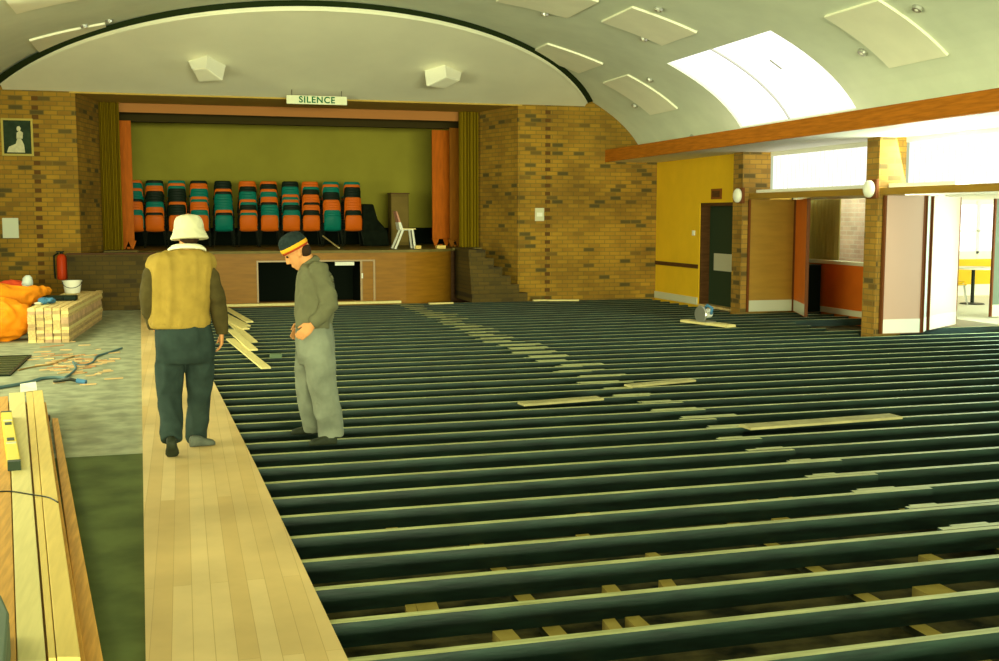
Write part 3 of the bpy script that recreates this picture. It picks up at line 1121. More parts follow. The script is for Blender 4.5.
mb.loft([[(x0, 25.2, ZS), (xe, 25.2, ZS), (xe, 25.8, ZS), (x0, 25.8, ZS)], [(x0, 25.2, ZS + 0.35), (xe - 0.05, 25.22, ZS + 0.35), (xe - 0.05, 25.8, ZS + 0.35), (x0, 25.8, ZS + 0.35)],
         [(x0, 25.25, ZS + 0.6), (x1 + 0.05, 25.3, ZS + 0.6), (x1 + 0.05, 25.8, ZS + 0.6), (x0, 25.8, ZS + 0.6)], [(x0 + 0.02, 25.4, z1), (x1 - 0.03, 25.4, z1), (x1 - 0.03, 25.8, z1), (x0 + 0.02, 25.8, z1)]])
tag(mb.build('covered_piano', M_cover, bevel=0.03), 'upright piano shape under a black cover, right of the chair stacks', 'piano')
p = on_y(375.5, 217, 25.2)
mb = MB()
mb.lathe((p.x + 0.02, 25.42, ZS + 0.60), [(0.035, 0), (0.045, 0.02), (0.045, 0.1), (0.03, 0.11)], 12)
tag(mb.build('white_mug', M_white), 'small white mug on the black covered piano', 'mug')
a, b = on_y(323, 236, 24.9), on_y(339, 248, 23.4)
b.z = ZS + 0.012
tag(MB().tube([a, b], 0.016, 6).build('broom_handle', M_pine2), 'pale broom handle leaning against the chair stacks on the stage', 'pole')
for u, v, sx, lab in ((418, 248, 0.09, 'small pale wood block on the stage edge right of the lone chair'), (441, 247, 0.14, 'small pale wood block on the stage edge below the orange flat')):
    p = on_y(u, v, 22.75)
    tag(MB().box(p.x - sx / 1.5, p.x + sx / 1.5, 22.7, 22.85, ZS, ZS + 0.07).build('wood_block', M_pine, bevel=0.006), lab, 'block')

# ------------------------------------------------------------------ arched sound reflector
RS = 0.305


def ry(z):
    return 18.5 + (5.06 - z) / RS


rx0, rx1 = -3.02, 8.10
arc = []
N = 60
for k in range(N + 1):
    s_ = -math.cos(math.pi * k / N)
    x = (rx0 + rx1) / 2 + (rx1 - rx0) / 2 * s_
    z = VZ + 2.43 * math.sqrt(max(0, 1 - ((x - 2.53) / 6.85) ** 2))
    z = max(z, 4.0)
    arc.append((x, min(ry(z), YE - 0.02), z))
nrm = Vector((0, -RS, -1)).normalized()     # faces down and out to the hall
up_ = Vector((0, 0.012, 0.03))
ref = empty('sound_reflector')
mb = MB()
zb = 4.0
for k in range(N):
    a, b = Vector(arc[k]), Vector(arc[k + 1])
    a0, b0 = Vector((a.x, ry(zb), zb)), Vector((b.x, ry(zb), zb))
    a0.y = min(a0.y, YE - 0.02)
    b0.y = min(b0.y, YE - 0.02)
    if (a - a0).length < 1e-3 and (b - b0).length < 1e-3:
        continue
    mb.hexa([a0, b0, b, a], [Vector((p.x, min(p.y + up_.y, YE - 0.004), p.z + up_.z)) for p in (a0, b0, b, a)])
mb.build('board', M_reflector, ref)
mb = MB()
L = [Vector(p) for p in arc]
rings = []
for p in L:
    c = (p - Vector((2.53, p.y, 2.6))).normalized()
    o_ = Vector((c.x, 0, c.z))
    inn = nrm * 0.03
    rings.append([p + inn * 0.4 - o_ * 0.02 + Vector((0, 0.005, 0)), p + inn * 0.4 + o_ * 0.012, p - inn * 1.1 + o_ * 0.012, p - inn * 1.1 - o_ * 0.02])
mb.loft(rings)
mb.build('edge_lip', M_reflector, ref)
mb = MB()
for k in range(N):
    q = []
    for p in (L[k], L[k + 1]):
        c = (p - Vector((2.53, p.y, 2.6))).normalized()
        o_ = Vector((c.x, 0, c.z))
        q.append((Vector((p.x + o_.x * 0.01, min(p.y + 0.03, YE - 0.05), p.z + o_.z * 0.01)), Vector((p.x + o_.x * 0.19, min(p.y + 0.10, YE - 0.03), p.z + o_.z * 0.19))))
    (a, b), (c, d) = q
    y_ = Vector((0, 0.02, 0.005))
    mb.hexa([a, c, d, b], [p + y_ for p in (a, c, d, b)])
mb.build('gap_shade_strip', mat('gap_shade_dark', (34, 44, 20), 0.9), ref)  # dark strip painted in for the shade between reflector and vault
reroot(ref, (2.5, YE - 0.05, 4.0))
tag(ref, 'big cream arched sound reflector sloping up from the stage opening to the vault', 'reflector')


def on_reflector(u, v):
    d = ray(u, v)
    # z = 5.06 - RS*(y-18.5)
    t = (5.06 + RS * 18.5 - EYE) / (d.z + RS * d.y)
    return EYEP + d * t


# loudspeaker boxes hung under it
SPK = [([(185.6, 56), (207.4, 53.6), (226.6, 61.8), (222.5, 80), (199, 81.8), (192, 69), (206, 67.5)], 'white wedge loudspeaker on the left half of the arched reflector'),
       ([(424.3, 68.2), (445, 63.2), (463, 66.7), (459.5, 80.5), (445, 88.2), (426.5, 85.8), (446.5, 76.5)], 'white wedge loudspeaker on the right half of the arched reflector')]
for P, lab in SPK:
    yc_ = on_reflector(sum(p[0] for p in P) / 7, sum(p[1] for p in P) / 7).y - 0.12
    V = [on_y(u, v, yc_ - d) for (u, v), d in zip(P, (0.05, 0.32, 0.05, 0.26, 0.10, 0.30, 0.52))]
    for i, (a_, b_, c_) in ((4, (5, 6, 3)), (0, (1, 6, 5)), (2, (1, 6, 3))):   # keep each face of the box flat
        nn = (V[b_] - V[a_]).cross(V[c_] - V[a_])
        d_ = (V[i] - EYEP)
        t_ = (V[a_] - EYEP).dot(nn) / d_.dot(nn)
        if 0.96 < t_ < 1.02:
            V[i] = EYEP + d_ * t_
    back = V[0] + (V[2] - V[1]) * 0.9 + Vector((0, 0.1, 0.02))
    e = empty('loudspeaker')
    mb = MB()
    mb.add(V + [back], [(0, 1, 6, 5), (1, 2, 3, 6), (0, 7, 2, 1), (0, 5, 4, 7), (7, 4, 3, 2)])
    mb.build('cabinet', M_white, e)
    mb = MB()
    mb.add([V[5], V[6], V[3], V[4]], [(0, 1, 2, 3)])
    mb.add([p + Vector((0, -0.004, -0.012)) for p in (V[5].lerp(V[3], 0.06), V[6].lerp(V[4], 0.06), V[3].lerp(V[5], 0.06), V[4].lerp(V[6], 0.06))], [(0, 1, 2, 3)])
    mb.f = mb.f[:1] + mb.f[1:] + [(0, 1, 5, 4), (1, 2, 6, 5), (2, 3, 7, 6), (3, 0, 4, 7)]
    mb.mi = [0] * len(mb.f)
    mb.build('baffle', M_cpanel, e)
    c = (back + V[0] + V[2]) / 3
    MB().tube([c + Vector((0, -0.05, 0)), c + Vector((0, 0.16, 0.10))], 0.035, 8).build('bracket', M_white, e)
    reroot(e, c)
    tag(e, lab, 'loudspeaker', 'loudspeakers on the reflector')

# SILENCE sign
sy = 21.55
a, b = on_y(286.5, 95, sy), on_y(347, 105.2, sy)
sg = empty('silence_sign')
MB().box(a.x, b.x, sy, sy + 0.02, b.z, a.z).build('board', mat('sign_board_white', (226, 226, 190), 0.6), sg)
cu = bpy.data.curves.new('lettering', 'FONT')
cu.body = 'SILENCE'
cu.align_x = 'CENTER'
cu.align_y = 'CENTER'
cu.size = 0.165
cu.space_character = 1.15
cu.extrude = 0.003
cu.offset = 0.004
cu.materials.append(mat('sign_green', (30, 104, 64), 0.6))
to = bpy.data.objects.new('lettering', cu)
COL.objects.link(to)
to.parent = sg
to.location = ((a.x + b.x) / 2, sy - 0.004, (a.z + b.z) / 2)
to.rotation_euler = (math.pi / 2, 0, 0)
to.parent = None
bpy.context.view_layer.update()
dg = bpy.context.evaluated_depsgraph_get()
tm_ = bpy.data.meshes.new_from_object(to.evaluated_get(dg))
bpy.data.objects.remove(to)
to = bpy.data.objects.new('lettering', tm_)
COL.objects.link(to)
to.location = ((a.x + b.x) / 2, sy - 0.004, (a.z + b.z) / 2)
to.rotation_euler = (math.pi / 2, 0, 0)
bpy.context.view_layer.update()
tm_.transform(to.matrix_world)
to.matrix_world = Matrix()
to.parent = sg
for xx in (a.x + 0.1, b.x - 0.1):
    MB().tube([(xx, sy + 0.012, a.z - 0.01), (xx, sy + 0.012, 5.06 - RS * (sy - 18.5) + 0.02)], 0.006, 6).build('hanger', M_steel, sg)
reroot(sg, ((a.x + b.x) / 2, sy, b.z))
tag(sg, 'small white sign with green SILENCE lettering hung under the reflector', 'sign')

# ------------------------------------------------------------------ things on the end wall
def yrect(u0, v0, u1, v1, y):
    a, b = on_y(u0, v0, y), on_y(u1, v1, y)
    return a.x, b.x, b.z, a.z


x0, x1, z0, z1 = yrect(0.5, 118, 34, 156, YE - 0.03)
pic = empty('framed_portrait')
mb = MB()
fw_ = 0.035
for q in ((x0, x1, z0, z0 + fw_), (x0, x1, z1 - fw_, z1), (x0, x0 + fw_, z0 + fw_, z1 - fw_), (x1 - fw_, x1, z0 + fw_, z1 - fw_)):
    mb.box(q[0], q[1], YE - 0.035, YE - 0.002, q[2], q[3])
mb.build('frame', M_gold, pic)
MB().box(x0 + fw_, x1 - fw_, YE - 0.018, YE - 0.002, z0 + fw_, z1 - fw_).build('canvas', mat('portrait_ground', (40, 54, 34), 0.6, 0.3, 6), pic)
mb = MB()
w_, h_ = x1 - x0, z1 - z0


def flatpoly(pts, y):
    P = [(x0 + u * w_, z0 + v * h_) for u, v in pts]
    mb.hexa([(x, y, z) for x, z in P], [(x, y - 0.003, z) for x, z in P])


flatpoly([(0.15, 0.09), (0.72, 0.09), (0.70, 0.30), (0.60, 0.48), (0.50, 0.48), (0.44, 0.32), (0.22, 0.24)], YE - 0.018)
flatpoly([(0.47, 0.46), (0.66, 0.46), (0.68, 0.62), (0.58, 0.68), (0.48, 0.62)], YE - 0.018)
flatpoly([(0.50, 0.67), (0.59, 0.67), (0.62, 0.74), (0.57, 0.80), (0.50, 0.78), (0.48, 0.72)], YE - 0.018)
mb.build('painted_figure', mat('portrait_gown', (196, 188, 150), 0.6, 0.12, 12), pic)
reroot(pic, ((x0 + x1) / 2, YE - 0.02, z0))
tag(pic, 'framed portrait of a pale seated figure on the left brick wall', 'picture')
x0, x1, z0, z1 = yrect(2, 218, 19, 238, YE - 0.01)
tag(MB().box(x0, x1, YE - 0.012, YE - 0.001, z0, z1).build('paper_notice', mat('notice_paper', (206, 208, 184), 0.8)), 'white paper notice pinned on the left brick wall below the portrait', 'notice')
x0, x1, z0, z1 = yrect(535, 208, 544, 221, YE - 0.01)
sw = empty('switch_plate')
MB().box(x0, x1, YE - 0.02, YE - 0.001, z0, z1).build('plate', M_pale, sw, bevel=0.004)
MB().box(x0 + 0.04, x1 - 0.04, YE - 0.03, YE - 0.02, (z0 + z1) / 2 - 0.04, (z0 + z1) / 2 + 0.04).build('rocker', M_white, sw)
reroot(sw, ((x0 + x1) / 2, YE, z0))
tag(sw, 'small white switch plate on brick beside the toothed joint, right of the stage', 'switch')

# fire extinguisher on its bracket
ex = empty('fire_extinguisher')
c = on_y(62.5, 280, YE - 0.12)
zt = on_y(62.5, 254, YE - 0.12).z
mb = MB().lathe((c.x, c.y, c.z), [(0.03, 0), (0.085, 0.012), (0.09, 0.04), (0.09, zt - c.z - 0.08), (0.07, zt - c.z - 0.03), (0.03, zt - c.z)], 20)
mb.build('cylinder', M_red, ex, smooth=True)
mb = MB().lathe((c.x, c.y, zt - 0.01), [(0.03, 0), (0.03, 0.05), (0.015, 0.06)], 12)
mb.box(c.x - 0.09, c.x + 0.05, c.y - 0.012, c.y + 0.012, zt + 0.03, zt + 0.055)
mb.build('valve_head', M_blk, ex)
MB().tube([(c.x - 0.05, c.y, zt + 0.02), (c.x - 0.13, c.y, zt - 0.03), (c.x - 0.13, c.y, zt - 0.3), (c.x - 0.12, c.y, zt - 0.45)], 0.016, 8).build('hose', M_blk, ex)
MB().box(c.x - 0.095, c.x + 0.095, c.y + 0.08, YE - 0.001, zt - 0.3, zt - 0.22).build('wall_bracket', M_steel, ex)
reroot(ex, (c.x, c.y, c.z))
tag(ex, 'red fire extinguisher hung on the left brick wall', 'fire extinguisher')

# ------------------------------------------------------------------ things on the right wall
x = XR
a, b = on_x(712, 189, x), on_x(722, 199, x)
s_ = empty('door_sign')
MB().box(x - 0.02, x - 0.001, min(a.y, b.y), max(a.y, b.y), b.z, a.z).build('board', mat('brown_sign', (132, 76, 30), 0.5), s_)
MB().box(x - 0.026, x - 0.02, min(a.y, b.y) + 0.06, max(a.y, b.y) - 0.06, b.z + 0.04, a.z - 0.04).build('face', M_darkwood, s_)
reroot(s_, (x, (a.y + b.y) / 2, b.z))
tag(s_, 'small brown sign on the yellow wall above the green door', 'sign')
p = on_x(694, 233, x)
tag(MB().box(x - 0.018, x - 0.001, p.y - 0.06, p.y + 0.06, p.z - 0.05, p.z + 0.05).build('light_switch', M_white, bevel=0.004), 'small white light switch on the yellow wall left of the green door', 'switch')
for u, v, xx, lab in ((738, 195.5, 9.62, 'white rounded wall light on the brick pier beside the green door'), (869.5, 189, 9.72, 'white rounded wall light on the brick pier beside the pale folding doors')):
    p = on_x(u, v, xx - 0.06)
    e = empty('wall_light')
    MB().ell((xx - 0.07, p.y, p.z), (0.06, 0, 0), (0, 0.13, 0), (0, 0, 0.13), 16, 10).build('shade', M_white, e, smooth=True)
    MB().box(xx - 0.05, xx - 0.001, p.y - 0.15, p.y + 0.1, p.z - 0.14, p.z + 0.14).build('back_plate', M_dooredge, e, bevel=0.01)
    reroot(e, (xx, p.y, p.z))
    tag(e, lab, 'wall light', 'wall lights on the piers')


# folding door leaves
def leaf(a, b, m_, lab, zt=2.03, kick=M_kick, edge=M_dooredge, th=0.045):
    a, b = Vector((a[0], a[1], 0)), Vector((b[0], b[1], 0))
    d = (b - a)
    n = Vector((d.y, -d.x, 0)).normalized()
    if n.y > 0 and abs(n.y) > 0.3:
        n = -n
    e = empty('folding_door')
    c = (a + b) / 2
    MB().obox((c.x, c.y, zt / 2 + 0.01), d / 2, n * th / 2, (0, 0, zt / 2 - 0.01)).build('panel', m_, e)
    MB().obox((c.x, c.y, 0.13), d / 2 * 0.99, n * (th / 2 + 0.004), (0, 0, 0.1)).build('kick_plate', kick, e)
    mb = MB()
    for q in (a, b):
        mb.obox((q.x, q.y, zt / 2 + 0.01), d.normalized() * 0.014, n * (th / 2 + 0.005), (0, 0, zt / 2 - 0.01))
    mb.build('edge_strip', edge, e)
    reroot(e, (c.x, c.y, 0))
    tag(e, lab, 'door', 'folding door leaves')


leaf((9.74, 17.88), (10.62, 17.86), M_doorbrown, 'brown folding door leaf standing against the far brick pier, silver kick plate')
leaf((10.66, 17.82), (10.24, 16.75), M_dadopanel, 'narrow brown folding door leaf angled beside the foyer window')
leaf((9.80, 13.99), (10.44, 13.97), M_doorglare, 'pale glaring folding door leaf with white kick plate, next to the mid brick pier', kick=M_white)
leaf((10.50, 14.00), (10.70, 14.20), mat('grey_door_edge', (176, 172, 156), 0.5), 'thin grey folding door leaf between the two pale ones', kick=M_pale)
leaf((10.80, 14.26), (11.80, 14.92), M_doorglare, 'second pale glaring folding door leaf, farther from the pier, at the doorway edge', kick=M_pale)
leaf((13.25, 15.85), (14.4, 15.75), M_greydoor, 'grey green door leaf at the right edge of the photo')
t = empty('low_shade_box')  # added black box standing in for the dark shadow under the window
MB().box(10.78, 11.16, 17.78, 18.4, 0.0, 0.84).build('body', M_black, t, bevel=0.008)
MB().box(10.77, 11.17, 17.77, 18.41, 0.84, 0.86).build('top', M_steel, t)
reroot(t, (10.97, 18.1, 0))
tag(t, 'low black box added for the dark shadow on the foyer dado', 'shade box')

# foyer table and yellow chairs
tb = empty('cafe_table')
tc = on_z(972, 304, 0.0)
MB().lathe((tc.x, tc.y, 0.70), [(0.5, 0), (0.5, 0.03)], 28).build('tabletop', M_white, tb)
MB().tube([(tc.x, tc.y, 0.02), (tc.x, tc.y, 0.70)], 0.035, 10).build('pedestal', M_steel, tb)
MB().lathe((tc.x, tc.y, 0), [(0.24, 0), (0.22, 0.02), (0.05, 0.03)], 16).build('base', M_steel, tb)
reroot(tb, (tc.x, tc.y, 0))
tag(tb, 'round white table in the bright room beyond the open folding doors', 'table')
yc = None
for dx, dy, rz, lab in ((-0.62, -0.1, -1.4, 'yellow chair left of the round white table in the bright room'), (0.66, -0.25, 0.9, 'yellow chair right of the round white table in the bright room'), (0.05, 0.75, 2.9, 'yellow chair behind the round white table in the bright room')):
    if yc is None:
        yc = make_chair(M_yelchair, M_chrome)
        yc.name = 'side_chair'
        o = yc
    else:
        o = copy_tree(yc)
    o.location = (tc.x + dx, tc.y + dy, 0)
    o.rotation_euler = (0, 0, rz)
    o.scale = (1.12, 1.12, 1.15)
    tag(o, lab, 'chair', 'yellow chairs in the bright room')

# ------------------------------------------------------------------ site clutter on the left
# stack of short boards
G0, G1 = Vector((-2.06, 16.3, 0)), Vector((-1.52, 16.25, 0))
LB = 3.7
adv = Vector((0.055, 1, 0)).normalized()
nc, nr = 5, 11
for r in range(nr):
    for c in range(nc):
        h = 0.0435
        p0 = G0.lerp(G1, (c + 0.02) / nc) + adv * random.uniform(-0.03, 0.015)
        p1 = p0 + (G1 - G0) / nc * 0.93
        dd = adv * (LB + random.uniform(-0.15, 0.1))
        z0, z1 = r * h, r * h + h * random.uniform(0.82, 0.95)
        if (r, c) in ((9, 0), (10, 4)) and False:
            continue
        mb = MB().hexa([(p0.x, p0.y, z0), (p1.x, p1.y, z0), (p1.x + dd.x, p1.y + dd.y, z0), (p0.x + dd.x, p0.y + dd.y, z0)],
                       [(p0.x, p0.y, z0 + h - 0.001), (p1.x, p1.y, z0 + h - 0.001), (p1.x + dd.x, p1.y + dd.y, z0 + h - 0.001), (p0.x + dd.x, p0.y + dd.y, z0 + h - 0.001)] if False else
                       [(p0.x + 0.004, p0.y, z0 + h * 0.985), (p1.x - 0.004, p1.y, z0 + h * 0.985), (p1.x + dd.x - 0.004, p1.y + dd.y, z0 + h * 0.985), (p0.x + dd.x + 0.004, p0.y + dd.y, z0 + h * 0.985)])
        m_ = random.choice([M_offcut, M_offcut, M_pine2, mat('offcut_grey', (180, 150, 106), 0.8, 0.2, 6), mat('offcut_pink', (204, 166, 128), 0.8, 0.2, 6)])
        lab = 'short board beside the orange tarpaulin, %s layer up, %s from the left' % ('bottom' if r == 0 else 'top' if r == nr - 1 else ordinal(r + 1), ordinal(c + 1))
        tag(mb.build('stacked_board', m_), lab, 'board', 'boards in the short stack')
ZT = nr * 0.0435
# on top of it: a tub, a dark tool case and a crumpled blue thing
p = on_z(74, 292, ZT)
p.y = min(p.y, 19.4)
e = empty('white_tub')
MB().lathe((p.x, p.y, ZT), [(0.115, 0), (0.12, 0.01), (0.145, 0.19), (0.155, 0.19), (0.155, 0.205), (0.14, 0.205), (0.115, 0.03), (0.0, 0.03)], 24).build('tub_body', M_white, e, smooth=False)
MB().tube([(p.x + 0.15 * math.cos(k * 0.35), p.y - 0.15 * abs(math.sin(k * 0.35)) , ZT + 0.19 - 0.10 * math.sin(k * 0.35)) for k in range(10)], 0.005, 6).build('bail_handle', M_steel, e)
reroot(e, (p.x, p.y, ZT))
tag(e, 'white plastic tub standing on the short board stack', 'tub')
p = on_z(59, 300.5, ZT)
p.y = max(p.y, 16.9)
e = empty('tool_case')
MB().box(p.x - 0.26, p.x + 0.26, p.y - 0.12, p.y + 0.12, ZT, ZT + 0.075).build('case_body', M_blk, e, bevel=0.02)
MB().tube([(p.x - 0.07, p.y - 0.12, ZT + 0.04), (p.x - 0.06, p.y - 0.16, ZT + 0.04), (p.x + 0.06, p.y - 0.16, ZT + 0.04), (p.x + 0.07, p.y - 0.12, ZT + 0.04)], 0.012, 6).build('handle', M_steel, e)
reroot(e, (p.x, p.y, ZT))
tag(e, 'flat black tool case lying on the short board stack', 'case')
p = on_z(47, 304, ZT)
p.y = max(p.y, 16.5)
mb = MB()
for k in range(9):
    mb.ell((p.x + random.uniform(-0.08, 0.08), p.y + random.uniform(-0.1, 0.1), ZT + 0.03 + random.uniform(0, 0.04)), (0.055, 0, 0.01), (0, 0.06, 0), (0, 0, 0.035), 10, 6)
t = empty('work_jacket')
organic('blue_cloth', mb, M_blue, t, 0.012, 2, 0.01, (20, 20, 20))
mb = MB()
for k in range(4):
    mb.ell((p.x - 0.12 + random.uniform(-0.03, 0.05), p.y - 0.12 + random.uniform(-0.02, 0.05), ZT + 0.02), (0.05, 0, 0), (0, 0.05, 0), (0, 0, 0.022), 10, 6)
organic('pale_lining', mb, M_pale, t, 0.01, 2, 0.006, (20, 20, 20))
reroot(t, (p.x, p.y, ZT))
tag(t, 'crumpled blue cloth with pale lining on the near end of the board stack', 'cloth')

# orange tarpaulin bundle
mb = MB()
def at(u, v, y):
    return on_y(u, v, y)


mb.tube([at(-40, 322, 16.7), at(-15, 320, 16.7), at(8, 320, 16.7), at(22, 322, 16.75), at(29, 326, 16.8)], [0.33, 0.33, 0.30, 0.24, 0.12], 14)
mb.tube([at(-40, 300, 17.3), at(0, 299, 17.3), at(20, 299, 17.4), at(36, 293, 17.6), at(50, 289.5, 17.9)], [0.24, 0.22, 0.18, 0.10, 0.05], 12)
mb.box(-4.0, -2.35, 16.6, 17.7, 0, 0.35)
t = empty('orange_tarpaulin')
organic('sheet', mb, M_tarp, t, 0.022, 3, 0.035, (5, 5, 7), 3)
reroot(t, (-3.0, 17.1, 0))
tag(t, 'bundled orange tarpaulin heaped at the left edge of the photo', 'tarpaulin')
mb = MB()
for u, v, r in ((3, 287, 0.14), (12, 285, 0.15), (20, 285.5, 0.13), (-10, 287, 0.15), (28, 288, 0.08)):
    p = at(u, v + 2, 18.4)
    mb.ell(p, (r * 1.3, 0, 0), (0, r * 1.2, 0), (0, 0, r * 0.75), 12, 8)
x0, x1 = at(-12, 300, 18.4).x, at(30, 300, 18.4).x
t = empty('red_cloth')
organic('cloth', mb, M_redcloth, t, 0.02, 2, 0.02, (8, 8, 8), 9)
reroot(t, (-3.0, 18.4, 0.5))
tag(t, 'crumpled red cloth lying on the crate behind the orange tarpaulin', 'cloth')
zc = at(10, 291, 18.4).z
t = empty('crate')
MB().box(x0 - 0.3, x1 + 0.1, 18.1, 18.8, 0, zc).build('box', M_darkwood, t, bevel=0.01)
MB().box(x0 - 0.31, x1 + 0.11, 18.09, 18.12, zc * 0.45, zc * 0.55).build('rail', M_pine3, t)
reroot(t, ((x0 + x1) / 2, 18.4, 0))
tag(t, 'dark wooden crate mostly hidden behind the orange tarpaulin', 'crate')
p = at(27.5, 284, 18.3)
mb = MB()
mb.lathe((p.x, p.y, zc + 0.001), [(0.04, 0), (0.075, 0.03), (0.085, 0.12), (0.07, 0.2), (0.03, 0.24)], 14)
mb.v = [(x_ + 0.012 * math.sin(z_ * 40), y_, z_) for x_, y_, z_ in mb.v]
tag(mb.build('white_bag', mat('white_plastic_bag', (200, 206, 196), 0.5), smooth=True), 'small white bag standing on the crate beside the red cloth', 'bag')

# floor grille
a, b, c = on_z(0, 357, 0.006), on_z(28.5, 357, 0.006), on_z(12, 377, 0.006)
g = empty('floor_grille')
yA, yB = 12.95, 14.70
xr = -1.83
MB().box(-3.2, xr, yA, yB, 0.001, 0.006).build('pan', M_black, g)
mb = MB()
for k in range(8):
    y = yA + (yB - yA) * (k + 0.5) / 8
    mb.box(-3.2, xr - 0.03, y - 0.045, y + 0.045, 0.006, 0.018)
mb.build('bar', mat('grille_bronze', (72, 74, 44), 0.6), g)
mb = MB()
mb.box(xr - 0.03, xr, yA, yB, 0.004, 0.02)
mb.box(-3.2, xr, yA - 0.03, yA, 0.002, 0.02)
mb.box(-3.2, xr, yB, yB + 0.03, 0.002, 0.02)
mb.build('frame', M_blk, g)
reroot(g, (-2.5, 13.8, 0))
tag(g, 'dark slatted floor grille set in the concrete below the orange tarpaulin', 'grille')

# wood scraps and shavings strewn on the concrete (uncountable)
mb = MB()
rr = random.Random(3)
for k in range(80):
    u, v = rr.gauss(78, 19), rr.gauss(362, 9)
    if v < 340 or v > 385 or u < 30 or u > 136:
        continue
    p = on_z(u, v, 0)
    a_ = rr.uniform(-0.5, 0.5)
    l = rr.uniform(0.03, 0.11)
    mb.obox((p.x, p.y, 0.006), (l * math.cos(a_), l * math.sin(a_), 0.002), (-0.012 * math.sin(a_), 0.016 * math.cos(a_), 0), (0, 0, 0.005), rr.choice([0, 0, 1]))
stuff(mb.build('wood_shavings', [mat('shaving_tan', (206, 170, 120), 0.8), mat('shaving_dark', (176, 126, 82), 0.8)]), 'reddish wood scraps strewn on the concrete in front of the board stack', 'wood scraps')


def cord(px, r, m_, name, lab, h=0.0):
    P = [on_z(u, v, h) for u, v in px]
    P = [Vector((p.x, p.y, h + r)) for p in P]
    Q = []
    for i in range(len(P) - 1):
        p0, p1, p2, p3 = P[max(i - 1, 0)], P[i], P[i + 1], P[min(i + 2, len(P) - 1)]
        for k in range(6):
            t = k / 6
            Q.append(0.5 * ((2 * p1) + (p2 - p0) * t + (2 * p0 - 5 * p1 + 4 * p2 - p3) * t * t + (3 * p1 - p0 - 3 * p2 + p3) * t ** 3))
    Q.append(P[-1])
    o = MB().tube(Q, r, 8).build(name, m_, smooth=True)
    return tag(o, lab, 'cord')


cord([(-20, 392), (0, 389), (18, 386), (30, 383.5), (42, 380), (55, 379), (66, 379.5)], 0.017, M_cord, 'power_cord', 'blue grey cord curving past the far end of the long boards')
cord([(66, 378), (72, 374), (76, 369), (73, 363), (78, 366), (86, 366), (93, 363), (96, 358), (100, 356), (110, 353), (122, 349)], 0.013, M_cord, 'power_cord', 'thin blue grey cord snaking through the wood scraps')
cord([(18, 371), (34, 367.5), (52, 365), (62, 361), (74, 357)], 0.009, mat('brown_cord', (150, 120, 70), 0.7), 'thin_cord', 'thin brown cord from the floor grille towards the wood scraps')
t = empty('pry_bar')
A, B = on_z(54, 381.5, 0.02), on_z(86, 382.5, 0.02)
MB().tube([A, A.lerp(B, 0.5) + Vector((0, 0, 0.03)), B], [0.016, 0.02, 0.012], 8).build('shaft', M_steel, t)
MB().tube([A.lerp(B, 0.72) + Vector((0, 0, 0.018)), B + Vector((0, 0, 0.004))], 0.024, 8).build('grip', M_blue, t)
reroot(t, A)
tag(t, 'dark bar with a blue grip lying beyond the end of the long boards', 'tool')

# long new boards by the camera
ZL = 0.20


def board(q, z0, z1, m_, lab, name='long_board'):
    """q: four pixel corners of the top face (far-left, far-right, near-right, near-left)"""
    P = [on_z(u, v, z1) for u, v in q]
    mb = MB().hexa([(p.x, p.y, z0) for p in P], [(p.x, p.y, z1) for p in P])
    return tag(mb.build(name, m_, bevel=0.003), lab, 'board', 'long boards at the left')


board([(-14, 398), (8, 396), (16.5, 661), (-60, 661)], ZL - 0.05, ZL, M_pine3, 'long honey coloured board at the far left, leftmost of the long pile')
board([(9, 393), (24.5, 392), (46, 661), (17.5, 661)], ZL - 0.05, ZL, M_pine2, 'long pale board right beside the yellow spirit level')
board([(26, 391), (32.5, 391), (56, 658), (48.5, 658)], ZL - 0.05, ZL - 0.004, M_pine, 'narrow long board between the two wide pale ones')
board([(33, 391), (42.5, 390), (80.5, 657), (57, 657)], ZL - 0.05, ZL, M_pine, 'long pale yellow board along the right edge of the pile')
board([(52, 418), (58, 418), (104, 664), (84, 664)], 0.055, 0.105, M_pine3, 'brown board lying lower along the right side of the pile')
board([(-30, 402), (46, 402), (86, 664), (-90, 664)], 0.1, ZL - 0.052, M_pine3, 'wide lower board carrying the pale long boards')
for k, (v, w_) in enumerate(((425, 0), (520, 0), (640, 0))):
    a, b = on_z(-25, v, 0.05), on_z(70 + 30 * (v - 425) / 215, v, 0.05)
    tag(MB().box(a.x, b.x - 0.22, a.y - 0.05, a.y + 0.05, 0.0, 0.054 if k != 9 else 0.1).build('timber_bearer', M_darkwood), 'dark packing batten under the long boards, %s from the far end' % ordinal(k + 1), 'batten', 'battens under the long boards')
    tag(MB().box(a.x, on_z(44 + 36 * (v - 402) / 260, v, 0.1).x - 0.03, a.y - 0.05, a.y + 0.05, 0.0545, 0.0995).build('timber_bearer', M_darkwood), 'upper dark packing batten under the long boards, %s from the far end' % ordinal(k + 1), 'batten', 'battens under the long boards')

# spirit level
def lp(u, v):
    return on_z(u, v, ZL + 0.004)


